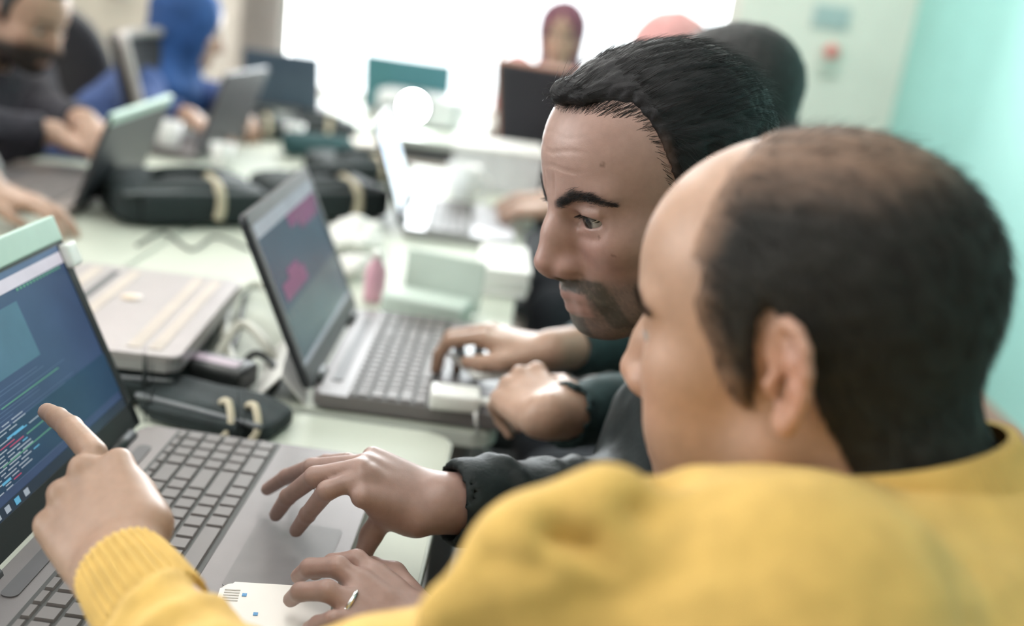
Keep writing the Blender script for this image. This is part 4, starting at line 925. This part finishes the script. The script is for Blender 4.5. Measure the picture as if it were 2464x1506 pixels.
# ---- people further back ------------------------------------------------------------------------------------
def sitter(label, base, pos, ypr, sc, cloth, hair=None, hijab=None, skin=1., beard=0., arms=None, h=.0055, cloth_name='shirt', collar=None, trousers=(.03, .035, .045), facing=None, jitter=1, neck_back=.0, shoulder=.165, band=None, up=0.):
    """base = seat point on the floor; arms = ((elbowL, wristL, handL), (elbowR, wristR, handR))"""
    root = empty('person', base); off = np.array(base, float); yaw, pit, rol = [math.radians(q) for q in ypr]
    R = rotm(yaw, pit, rol); M = mtx(pos, R); H = lambda q: M[:3, :3] @ (np.array(q) * sc) + M[:3, 3]
    S = SDF(); head(S, M, sc, ears=hijab is None, detail=h < .006)
    nb = H((-.075 - neck_back, 0, -.165)); fy = yaw if facing is None else math.radians(facing); fwd = np.array([math.cos(fy), math.sin(fy), 0]); left = np.array([-math.sin(fy), math.cos(fy), 0])
    SL = nb + shoulder * left + np.array([0, 0, -.05 + up]); SR = nb - shoulder * left + np.array([0, 0, -.05 + up]); pel = np.array([base[0], base[1], .56]); chest = nb - fwd * .02 + np.array([0, 0, -.17])
    S.frame(np.eye(4)); S.rc(SL, SR, .042, .042, .04).rc(chest, chest * .5 + pel * .5, .07, .05, .05).rc(nb, chest, .05, .07, .04)
    T = SDF(); T.rc(nb + np.array([0, 0, -.045]), chest, .07, .14, .06).rc(chest, pel, .15, .16, .1).rc(nb + np.array([0, 0, -.055]), SL, .052, .066, .06).rc(nb + np.array([0, 0, -.055]), SR, .052, .066, .06)
    for sgn, s0, spec in ((1, SL, arms[0]), (-1, SR, arms[1])):
        e0, w0, hd = [np.array(q, float) if i < 2 else q for i, q in enumerate(spec)]
        arm(S, s0, e0, w0); T.rc(s0, e0, .062, .053, .04).rc(e0, w0 + (e0 - w0) * .18, .050, .038, .03); ax = unit(e0 - w0); T.rc(w0 - ax * .06, w0 + ax * .03, .030, .031, .004, 's')
        X = np.array(hd['X'], float); yd = np.cross(np.array([0, 0, 1.]), X) * -sgn
        hand(S, w0, X, hd.get('Y', yd), hd.get('Z', (0, 0, 1)), hd.get('f', [(25, 35, 20, 4), (25, 38, 22, 0), (25, 38, 22, -3), (25, 36, 22, -7)]), hd.get('t', [(.050, .046, -.018), (.078, .050, -.026), (.098, .046, -.032)]), hd.get('s', .95))
    T.rc(nb + np.array([0, 0, -.02]), H((-.03, 0, -.05)), .060, .062, .006, 's')
    V, Q = S.mesh(h); col = face_colour(V, M, sc, SKIN * skin, beard, moust=1. if beard else 0.)
    if beard > 1:
        L = ((V - M[:3, 3]) @ M[:3, :3]) / sc; bd = sstep(-.035, -.055, L[:, 2] + .35 * np.clip(.06 - L[:, 0], -.05, .06)) * sstep(-.15, -.13, L[:, 2]) * (L[:, 0] > .0) * (np.linalg.norm(L, axis=1) < .16); lpz = np.exp(-((L[:, 2] + .075) / .006) ** 2) * (np.abs(L[:, 1]) < .022) * (L[:, 0] > .08); bd = np.clip(bd * (1 - lpz), 0, 1)[:, None] * .92; col = col * (1 - bd) + np.array([.02, .016, .015]) * bd
    br = np.zeros(len(V)); L = ((V - M[:3, 3]) @ M[:3, :3]) / sc
    br = sstep(.006, .003, np.abs(L[:, 2] - .021)) * (L[:, 0] > .07) * sstep(.006, .010, np.abs(L[:, 1])) * sstep(.055, .048, np.abs(L[:, 1])); col = col * (1 - .7 * br[:, None]) + .02 * br[:, None]
    link('body', np_mesh('body', V - off, Q, col), skin_m, root, True)
    for s in (1, -1): eyeball(root, M, s, (1, 0, -.2), sc).location -= Vector(off)
    tv, tq = T.mesh(.008, smooth=2); tv = cloth_disp(tv, tq, .012, 16, 4); sh = link(cloth_name, np_mesh(cloth_name, tv - off, tq), cloth, root, True)
    if collar is not None:
        bm = bmesh.new(); n = 26; va, vb = [], []
        for k in range(n):
            a = 2 * math.pi * k / n; d = math.cos(a) * fwd + math.sin(a) * left; va.append(bm.verts.new(Vector(nb + d * .072 + np.array([0, 0, -.035]) - off))); vb.append(bm.verts.new(Vector(nb + d * .078 + np.array([0, 0, .022]) - off)))
        for k in range(n): bm.faces.new((va[k], va[(k + 1) % n], vb[(k + 1) % n], vb[k]))
        bmesh.ops.solidify(bm, geom=bm.faces[:], thickness=.005); bm_obj('collar', bm, collar, sh, True)
    if hair is not None:
        xs = np.array([-.13, -.06, -.035, -.022, -.010, .0, .010, .016, .024, .034, .045, .075, .2]); zs = np.array([-.088, -.078, -.05, -.01, .026, .030, -.005, -.02, -.012, .04, .070, .082, .082])
        Hs = SDF().frame(M, sc); Hs.el((-.004, 0, .030), (.103, .082, .094), .01).el((.036, 0, .046), (.063, .063, .063), .03).el((.02, 0, -.02), (.06, .063, .06), .03).rc((-.028, 0, -.045), (-.07, 0, -.12), .0575, .0575, .03)
        def cut(P):
            L = ((P - M[:3, 3]) @ M[:3, :3]) / sc; return -(np.interp(L[..., 0], xs, zs) - L[..., 2]) * .6 * sc
        Hs.custom(cut, .008); hv, hq = largest(*Hs.mesh(.0042, smooth=1)); hn = vnormals(hv, hq); hv = hv + hn * (.003 * (vnoise(hv * 160, 2) - .5))[:, None]
        link('hair', np_mesh('hair', hv - off, hq), hair, root, True)
    if hijab is not None:
        Hs = SDF().frame(M, sc); g = .013
        Hs.el((-.004, 0, .030), (.096 + g, .076 + g, .086 + g), .01).el((.03, 0, -.02), (.064, .070, .095), .03).rc((-.02, 0, -.05), (-.045, 0, -.15), .075, .085, .04).el((-.02, 0, -.19), (.105, .135, .075), .05).rc((.03, 0, -.12), (.05, 0, -.22), .05, .06, .04)
        Hs.el((.118, 0, -.016), (.076, .058, .082), .008, 's')
        hv, hq = Hs.mesh(.005, smooth=1); hv = cloth_disp(hv, hq, .010, 26, 7, (1, 1, .5)); link('headscarf', np_mesh('headscarf', hv - off, hq), hijab, root, True)
        if band is not None:
            Bs = SDF().frame(M, sc); Bs.el((.0, 0, .030), (.100, .082, .090), .01).el((.03, 0, -.02), (.062, .066, .09), .03); Bs.el((.125, 0, -.015), (.072, .050, .074), .006, 's')
            def cutb(P):
                L = ((P - M[:3, 3]) @ M[:3, :3]) / sc; return (L[..., 0] - .028) * sc
            Bs.custom(cutb, .004); bv, bq = Bs.mesh(.005, smooth=1); link('under_scarf', np_mesh('under_scarf', bv - off, bq), band, root, True)
    tr = SDF()
    for sy in (-1, 1):
        hp = pel + left * sy * .09 + np.array([0, 0, -.03]); kn = hp + fwd * .36 + np.array([0, 0, -.03]); tr.rc(hp, kn, .09, .068, .05).rc(kn, kn + np.array([0, 0, -.41]), .062, .05, .03)
        q = SDF(); f = kn + np.array([0, 0, -.455]); q.rc(f - fwd * .03, f + fwd * .14, .045, .038, .02).rc(f, f + np.array([0, 0, .05]), .042, .042, .02); sv, sq = q.mesh(.009); link('shoe', np_mesh('shoe', sv - off, sq), blackp, root, True)
    tr.rc(pel + left * .07, pel - left * .07, .11, .11, .05); tv, tq = tr.mesh(.010); link('trousers', np_mesh('trousers', tv - off, tq), mat('trousers_%d' % int(trousers[2] * 1000), trousers, .85), root, True)
    tag(root, label, 'person'); return root
black_hair = mat('black_hair_plain', (.012, .011, .012), .5, var=.3, scale=200, bump=.6, bscale=500)
cl_teal = mat('dark_teal_shirt', (.020, .045, .048), .8, var=.2, scale=60)
cl_dark = mat('dark_plum_shirt', (.026, .024, .034), .85, var=.3, scale=50)
cl_grey = mat('grey_knit', (.20, .20, .20), .9, var=.25, scale=90)
# behind the dark-haired man, hands on the second laptop
wa = onz(1325, 842, .835); wb = onz(1318, 1000, .835)
sitter('man with short black hair half hidden behind the dark-haired man, hands at the second laptop', (.47, 1.58, 0), at(1772, 248, 1.62), (170, 12, 0), 1.03, cl_teal, hair=black_hair, facing=182, h=.0040,
       arms=(((.20, 1.16, .80), wb, {'X': onz(1215, 880, .845) - wb, 'Z': (-.3, -.5, 1), 'f': [(35, 45, 30, 4), (40, 55, 30, 0), (45, 60, 30, -3), (50, 60, 35, -6)], 's': .98}), ((.26, 1.46, .80), wa, {'X': onz(1232, 815, .838) - wa, 'f': [(22, 40, 25, 3), (25, 45, 25, 0), (30, 50, 25, -3), (35, 50, 25, -6)], 's': .98})))
# at the laptop with the white screen
sitter('person in a pink headscarf over a dark under-scarf, mostly hidden behind the dark-haired man', (.46, 2.58, 0), at(1612, 148, 2.55), (188, 12, 0), .98, mat('pink_top', (.55, .25, .25), .85), hijab=mat('pink_scarf', (.66, .33, .32), .85, var=.15, scale=20), band=mat('dark_brown_scarf', (.05, .03, .035), .85), facing=185,
       arms=(((.26, 2.20, .80), (.07, 2.23, .82), {'X': (-1, .1, -.15)}), ((.28, 2.58, .80), (.06, 2.36, .82), {'X': (-1, 0, -.15)})))
# facing us by the window
sitter('woman in a maroon headscarf with a grey collar, facing us in front of the window', (.12, 4.42, 0), at(1352, 88, 3.95), (-96, 2, 0), 1.08, mat('rose_top', (.62, .27, .27), .85), hijab=mat('maroon_scarf', (.15, .05, .075), .85, var=.2, scale=20), collar=mat('grey_collar', (.45, .44, .43), .85), facing=-90, cloth_name='cardigan', shoulder=.17, up=.06,
       arms=(((.30, 4.18, .82), (.12, 4.0, .80), {'X': (-.5, -1, -.1)}), ((-.14, 4.18, .84), (.0, 3.98, .80), {'X': (.4, -1, -.1)})))
# at the left
sitter('woman in a long royal blue headscarf in profile at the left tables', (-1.42, 3.00, 0), at(445, 58, 3.02), (22, 14, 0), 1.02, mat('blue_top', (.05, .09, .24), .85), hijab=mat('royal_blue_scarf', (.020, .075, .24), .8, var=.2, scale=14), band=mat('dark_navy_scarf', (.025, .022, .035), .85), facing=20,
       arms=(((-1.02, 3.20, .82), (-.90, 2.98, .83), {'X': (.6, -.8, -.2)}), ((-1.10, 2.78, .82), (-.95, 2.72, .83), {'X': (.9, -.2, -.2)})))
hb = at(205, 292, 2.20); hb2 = at(232, 345, 2.16)
sitter('bearded man in a dark plum shirt leaning over the table at the left edge', (-1.62, 2.50, 0), at(52, 28, 2.34), (-14, 22, 0), 1.03, cl_dark, hair=black_hair, beard=1.2, facing=-15,
       arms=(((-1.18, 2.42, .83), hb, {'X': (1, -.25, -.25)}), ((-1.22, 2.02, .85), hb2 + np.array([-.09, .0, .01]), {'X': (1, .1, -.25)})), h=.0052)
wg = onz(-25, 452, .815)
sitter('person in a grey sleeve reaching in from the left edge to the grey laptop', (-1.62, 1.72, 0), np.array([-1.34, 1.72, 1.16]), (-5, 20, 0), 1.0, cl_grey, hair=black_hair, facing=-5,
       arms=(((-1.22, 2.02, .88), wg, {'X': (1, -.05, -.15), 'f': [(12, 20, 12, 3), (12, 22, 12, 0), (14, 22, 14, -3), (16, 24, 14, -6)]}), ((-1.22, 1.48, .86), (-1.08, 1.50, .82), {'X': (1, .1, -.15)})))

# ------------------------------------------------------------------ things on the tables
W_ = mat('white_paper', (.82, .81, .78), .7, var=.02); lil = mat('lilac_label', (.52, .42, .50), .5); beige = mat('beige_strap', (.52, .46, .34), .8, bump=.4, bscale=500)
bagm = mat('black_nylon', (.013, .022, .024), .75, var=.25, scale=60, bump=.5, bscale=700)
def bag(loc, rz, w_, d_, h_, label, strap=True):
    e = empty('laptop_bag', loc, rz)
    bm = bmesh.new(); bmesh.ops.create_cube(bm, size=1)
    bmesh.ops.subdivide_edges(bm, edges=bm.edges[:], cuts=7, use_grid_fill=True)
    for v in bm.verts:
        p = Vector(v.co) * 2; r = [abs(q) for q in p]; k = (r[0] ** 8 + r[1] ** 8 + r[2] ** 8) ** (1 / 8); p = p / max(k, 1e-6) * max(r)
        n_ = min(.012, h_ * .06) * math.sin(p.x * 5 + p.y * 3) * math.cos(p.y * 4)
        v.co = Vector((p.x * w_ / 2, p.y * d_ / 2, (p.z * .5 + .5) * h_ * (1 - .18 * (p.x ** 2) * (p.z > 0)) + (n_ if p.z > .5 else 0)))
    bm_obj('shell', bm, bagm, e, True)
    bm = bmesh.new(); prism(bm, [(x, y) for x, y in rrect(w_ * .72, h_ * .62, .012)], 0, .012, .004); bm.transform(Matrix.Translation((0, -d_ / 2 - .002, h_ * .46)) @ Matrix.Rotation(math.radians(90), 4, 'X')); bm_obj('pocket', bm, bagm, e, True)
    tube_obj('zipper', [(-w_ * .47, -d_ * .49, h_ * .78), (0, -d_ * .505, h_ * .80), (w_ * .47, -d_ * .49, h_ * .78)], .004, mat('zip_grey', (.16, .17, .18), .4, .5), e, 6)
    if strap: tube_obj('handle', [(-.06, 0, h_ * .93), (-.05, -.02, h_ + .008), (0, -.025, h_ + .012), (.05, -.02, h_ + .008), (.06, 0, h_ * .95)], .009, bagm, e, 8)
    if strap:
        bm = bmesh.new(); x_ = w_ * .12; pts = [(x_, 0, h_ + .003), (x_, -d_ / 2, h_ * .92), (x_, -d_ / 2 - .018, h_ * .5), (x_ - .006, -d_ / 2 - .020, .02)]
        for k in range(3): pass
        tube(bm, smooth_path(pts, 6), .010, 6); bm.transform(Matrix.Identity(4)); bm_obj('strap', bm, beige, e, True)
    return tag(e, label, 'bag', 'black bags on the tables')
a36 = math.atan2(.158, .215)
bag((-.690, 1.965, .751), a36, .30, .20, .085, 'black nylon bag with a beige strap beside the bearded man\'s laptop lid')
bag((-.455, 2.150, .751), a36 + .1, .28, .18, .085, 'black nylon bag nearer the laptop with purple wallpaper')
bag((-.52, 1.235, .751), math.radians(8), .24, .36, .036, 'flat black sleeve bag under the closed silver laptop', False)
bag((-.325, 1.055, .751), math.radians(-14), .17, .075, .028, 'small black pouch with beige loops beside the nearest keyboard', False)
for dx in (-.03, .0):
    q = np.array([-.283 + dx, 1.035, .780]); tag(tube_obj('strap_loop', [q, q + np.array([.012, -.012, .006]), q + np.array([.022, -.035, -.012]), q + np.array([.010, -.045, -.030])], .0045, beige, None, 6), 'beige strap loop on the small black pouch, ' + ('left one' if dx else 'right one'), 'strap')
# closed silver laptop
e = empty('closed_laptop', (-.505, 1.225, .7905), math.radians(4)); lav = mat('silver_lavender', (.34, .315, .32), .35, .3, var=.04)
bm = bmesh.new(); prism(bm, rrect(.235, .325, .014), 0, .012, .002); bm_obj('base', bm, silver, e)
bm = bmesh.new(); prism(bm, rrect(.235, .325, .014), .0125, .021, .003); ld = bm_obj('lid', bm, lav, e)
bm = bmesh.new(); lathe(bm, [(.013, .0205), (.014, .0222), (.001, .0226)], 20, (-.0, .03, 0)); bm_obj('emblem', bm, mat('emblem_beige', (.66, .55, .44), .4), ld, True)
box_obj('stripe', (-.055, .06, .0214), (.010, .15, .0012), mat('stripe_dark', (.06, .07, .075), .5), ld)
for x_ in (-.083, -.030, .060, .085): box_obj('stripe', (x_, .0, .0213), (.016, .29, .0010), mat('stripe_cream', (.46, .40, .35), .5), ld)
tag(e, 'closed silver-lavender laptop with cream stripes lying on a black sleeve', 'laptop')
bag((-.86, 3.02, .751), .5, .26, .12, .07, 'black nylon bag behind the white paper cups')
bag((-.70, 3.22, .751), .25, .24, .10, .06, 'black nylon bag at the end of the left tables')
bag((-.46, 2.62, .751), .6, .26, .16, .06, 'black nylon bag near the large white mug')
# cables, adapter, earphones
cab_w = mat('pale_cable', (.62, .62, .54), .5); cab_b = mat('black_cable', (.015, .02, .02), .5)
def cable(px, z, rad, m, label, name='cable', group='cables on the tables'):
    pts = [onz(x, y, zz) for (x, y), zz in zip(px, z)]
    return tag(tube_obj(name, pts, rad, m, None, 8, 8), label, 'cable', group)
cable([(560, 880), (540, 790), (575, 700), (640, 690), (690, 770), (700, 850)], [.758, .768, .775, .775, .768, .758], .0075, cab_w, 'pale thick cable looped beside the lid of the laptop with purple wallpaper')
cable([(520, 860), (580, 780), (640, 830), (660, 880)], [.762, .790, .784, .762], .0065, cab_w, 'pale short cable crossing the loop by the closed laptop')
cable([(470, 900), (560, 830), (600, 690), (680, 700), (725, 800)], [.756, .760, .760, .760, .756], .004, cab_b, 'thin black cable around the pale loop')
cable([(560, 910), (615, 850), (670, 900), (640, 960)], [.757, .772, .770, .757], .005, cab_b, 'black cable running into the power adapter')
cable([(330, 590), (395, 560), (460, 600), (520, 570), (600, 600)], [.754] * 5, .0025, cab_b, 'black cable lying across the pale table before the bags')
cable([(1150, 955), (1145, 1010), (1160, 1070), (1195, 1110)], [.781, .770, .72, .66], .0022, mat('white_cable', (.78, .77, .76), .4), 'thin white cable hanging from the front of the laptop with purple wallpaper')
e = empty('power_adapter', (-.362, 1.150, .752), math.radians(-12)); box_obj('body', (0, 0, .016), (.105, .05, .030), blackp, e, .006, None, 3); box_obj('label', (.0, -.0, .0315), (.075, .020, .001), lil, e)
tag(e, 'black power adapter brick with a lilac label left of the folded white card', 'adapter')
# folded white card
e = empty('folded_card', (-.272, 1.195, .752), math.radians(10))
bm = bmesh.new()
pr = [(-.040, 0), (-.008, .036), (.022, 0)]
for a_, b_ in ((0, 1), (1, 2)):
    vs = [bm.verts.new((pr[a_][0], -.075, pr[a_][1])), bm.verts.new((pr[b_][0], -.075, pr[b_][1])), bm.verts.new((pr[b_][0], .075, pr[b_][1])), bm.verts.new((pr[a_][0], .075, pr[a_][1]))]; bm.faces.new(vs)
bmesh.ops.remove_doubles(bm, verts=bm.verts, dist=1e-4); bmesh.ops.solidify(bm, geom=bm.faces[:], thickness=.002); bm_obj('sheet', bm, W_, e)
tag(e, 'folded white card standing behind the lid of the laptop with purple wallpaper', 'card')
# white box with blue marks under the ringed hand
q = onz(655, 1470, .788); e = empty('white_box', (q[0], q[1], .774), math.radians(8))
bm = bmesh.new(); prism(bm, rrect(.088, .075, .010), 0, .013, .003); bm_obj('case', bm, mat('white_case', (.78, .74, .70), .35, var=.02), e, False)
for (x_, y_) in ((-.012, -.004), (.016, .016), (-.024, .020)): box_obj('mark', (x_, y_, .0134), (.0035, .0035, .0006), mat('blue_mark', (.08, .28, .55), .5), e)
for k in range(5): box_obj('print_line', (-.034, .012 + k * .0035, .0133), (.012, .0012, .0004), mat('grey_print', (.58, .55, .52), .6), e)
tag(e, 'white box with small blue marks under the ringed hand', 'box')
# pale card box with raised lid
e = empty('card_box', (-.138, 1.53, .751), math.radians(-10)); pg = mat('pale_green_card', (.55, .63, .57), .7, var=.03)
bm = bmesh.new(); prism(bm, rrect(.138, .07, .012), 0, .034, .008); bm_obj('tray', bm, pg, e, True)
box_obj('lid', (.008, .052, .047), (.135, .005, .088), pg, e, .002, Matrix.Translation((0, .05, 0)) @ Matrix.Rotation(math.radians(-10), 4, 'X') @ Matrix.Translation((0, -.05, 0)))
tag(e, 'pale grey-green card box with its lid raised on the second laptop\'s table', 'box')
e = empty('paper_stack', (-.028, 1.80, .751), math.radians(4))
for k in range(6): box_obj('sheet_bundle', (.002 * ((k * 7) % 3 - 1), .003 * ((k * 5) % 3 - 1), .004 + .008 * k), (.088, .19, .0074), W_, e)
tag(e, 'stack of white paper at the table edge before the dark-haired man\'s nose', 'papers')
def crumple(name, c, r, label, seed):
    S = SDF(); S.el(c, r, .01); v, q = S.mesh(.004); n = vnormals(v, q); v = v + n * (.035 * np.abs(vnoise(v * 32, seed) - .5) - .010)[:, None] + n * (.012 * (vnoise(v * 70, seed + 1) - .5))[:, None]; v[:, 2] = np.maximum(v[:, 2], .751)
    e = link(name, np_mesh(name, v, q), W_, None, False); return tag(e, label, 'paper')
crumple('crumpled_tissue', np.array([-.318, 1.86, .785]), (.055, .075, .035), 'crumpled white tissue left of the bright white screen', 3)
crumple('crumpled_tissue', np.array([-.285, 1.69, .775]), (.030, .045, .024), 'smaller crumpled tissue behind the lid of the laptop with purple wallpaper', 9)
def cup(loc, r, h_, label, handle=True, m=None, name='cup'):
    e = empty(name, loc); bm = bmesh.new(); lathe(bm, [(r * .72, 0), (r * .80, .004), (r, h_), (r * .93, h_), (r * .72, .008)], 24); bm_obj('shell', bm, m or mat('white_ceramic', (.82, .82, .80), .2, var=.01), e, True)
    if handle: tube_obj('handle', [(r * .85, 0, h_ * .2), (r * 1.45, 0, h_ * .3), (r * 1.5, 0, h_ * .65), (r * .93, 0, h_ * .82)], .006, m or mat('white_ceramic', (.82,) * 3, .2), e, 8)
    return tag(e, label, 'cup', 'white cups')
cup((-.165, 2.44, .751), .042, .10, 'large white mug beside the laptop with the bright white screen')
q = onz(405, 362, .76); cup((q[0], q[1], .751), .033, .085, 'white paper cup beside the dark lid in front of the bearded man', False)
q = onz(512, 392, .76); cup((q[0] + .03, q[1] - .02, .751), .030, .065, 'short white paper cup right of the dark laptop lid', False)
q = onz(705, 352, .76); cup((q[0], q[1], .751), .030, .075, 'white paper cup standing alone on the left far table', False)
def bottle(loc, r, h_, m, label):
    e = empty('bottle', loc); bm = bmesh.new(); lathe(bm, [(r * .9, 0), (r, .006), (r, h_ * .62), (r * .45, h_ * .82), (r * .42, h_ * .9)], 20); bm_obj('body', bm, m, e, True)
    bm = bmesh.new(); lathe(bm, [(r * .5, h_ * .88), (r * .5, h_), (r * .1, h_)], 16); bm_obj('cap', bm, W_, e, True); return tag(e, label, 'bottle')
q = onz(905, 735, .752); bottle((q[0] - .01, q[1] + .03, .751), .018, .085, mat('pink_plastic', (.62, .34, .42), .3), 'small pink bottle left of the pale card box')
# white plug adapter on the corner of the second laptop, phone in the hands there
q = onz(1095, 955, .785); e = empty('plug_adapter', (q[0], q[1], .773), math.radians(5)); box_obj('body', (0, 0, .011), (.062, .042, .022), white, e, .005, None, 3); box_obj('connector', (.038, 0, .010), (.016, .014, .007), white, e, .002); tag(e, 'white plug adapter on the front corner of the laptop with purple wallpaper', 'adapter')
q = onz(1150, 862, .80); e = empty('phone', (q[0], q[1], .796), math.radians(30)); bm = bmesh.new(); prism(bm, rrect(.066, .125, .010), 0, .008, .002); bm_obj('shell', bm, white, e); bm = bmesh.new(); prism(bm, rrect(.058, .115, .006), .0081, .0085); bm_obj('screen', bm, mat('phone_glass', (.25, .30, .34), .1), e); tag(e, 'pale phone held over the second laptop by the man behind', 'phone')
# paper at the left
q = onz(150, 428, .757); bm = bmesh.new(); box(bm, (q[0] - .06, q[1] + .04, .757), (.10, .16, .010), .001); tag(bm_obj('paper_pad', bm, W_), 'white paper pad under the bearded man\'s elbow', 'paper')
# white box on the next table
e = empty('storage_box', (-.10, 2.76, .751), math.radians(5)); box_obj('body', (0, 0, .055), (.24, .18, .11), mat('pale_box', (.70, .70, .72), .5), e, .004); box_obj('lid', (0, 0, .113), (.25, .19, .012), W_, e, .003); tag(e, 'pale storage box with a white lid in front of the black chair', 'box')
# lamp projector on the far table
pc = at(1005, 258, 3.66); e = empty('projector', (pc[0], pc[1] + .13, .751), math.radians(-6))
bm = bmesh.new(); prism(bm, rrect(.30, .23, .02), .012, .115, .008); bm_obj('body', bm, mat('projector_white', (.75, .76, .76), .4), e, True)
zl = pc[2] - .751
bm = bmesh.new(); tube(bm, [(0, -.10, zl), (0, -.145, zl)], .056, 28); bm_obj('lens_barrel', bm, blackp, e, True)
bm = bmesh.new(); tube(bm, [(0, -.143, zl), (0, -.148, zl), (0, -.151, zl)], [.050, .048, .03], 28); bm_obj('lens', bm, mat('projector_lamp', (.9, 1, 1), .1, var=0, emit=60), e, True)
for sx in (-1, 1): box_obj('foot', (sx * .11, -.08, .006), (.02, .02, .012), blackp, e)
for k in range(6): box_obj('vent_slot', (-.125 + .010 * k, -.1165, .05), (.004, .003, .05), blackp, e)
tag(e, 'white projector on the far table, its lamp shining straight at us', 'projector')
# clutter on the far tables
q = onz(860, 350, .76); e = empty('paper_bundle', (q[0], q[1], .751), .5); [box_obj('sheet', (.004 * k, 0, .004 + .006 * k), (.16, .12, .005), mat('cream_paper', (.72, .66, .58), .7), e) for k in range(4)]; tag(e, 'bundle of cream paper between the projector and the purple-wallpaper lid', 'papers')
q = onz(780, 375, .76); e = empty('pencil_case', (q[0] - .02, q[1], .751), .3); bm = bmesh.new(); tube(bm, [(-.10, 0, .032), (-.085, 0, .034), (.085, 0, .034), (.10, 0, .032)], [.02, .034, .034, .02], 16); bm_obj('pouch', bm, mat('teal_nylon', (.03, .09, .10), .7), e, True); tube_obj('zipper', [(-.09, 0, .067), (0, 0, .0695), (.09, 0, .067)], .003, mat('zip_grey', (.16,) * 3, .4), e, 6); tag(e, 'dark teal pencil case behind the lid of the laptop with purple wallpaper', 'pencil case')
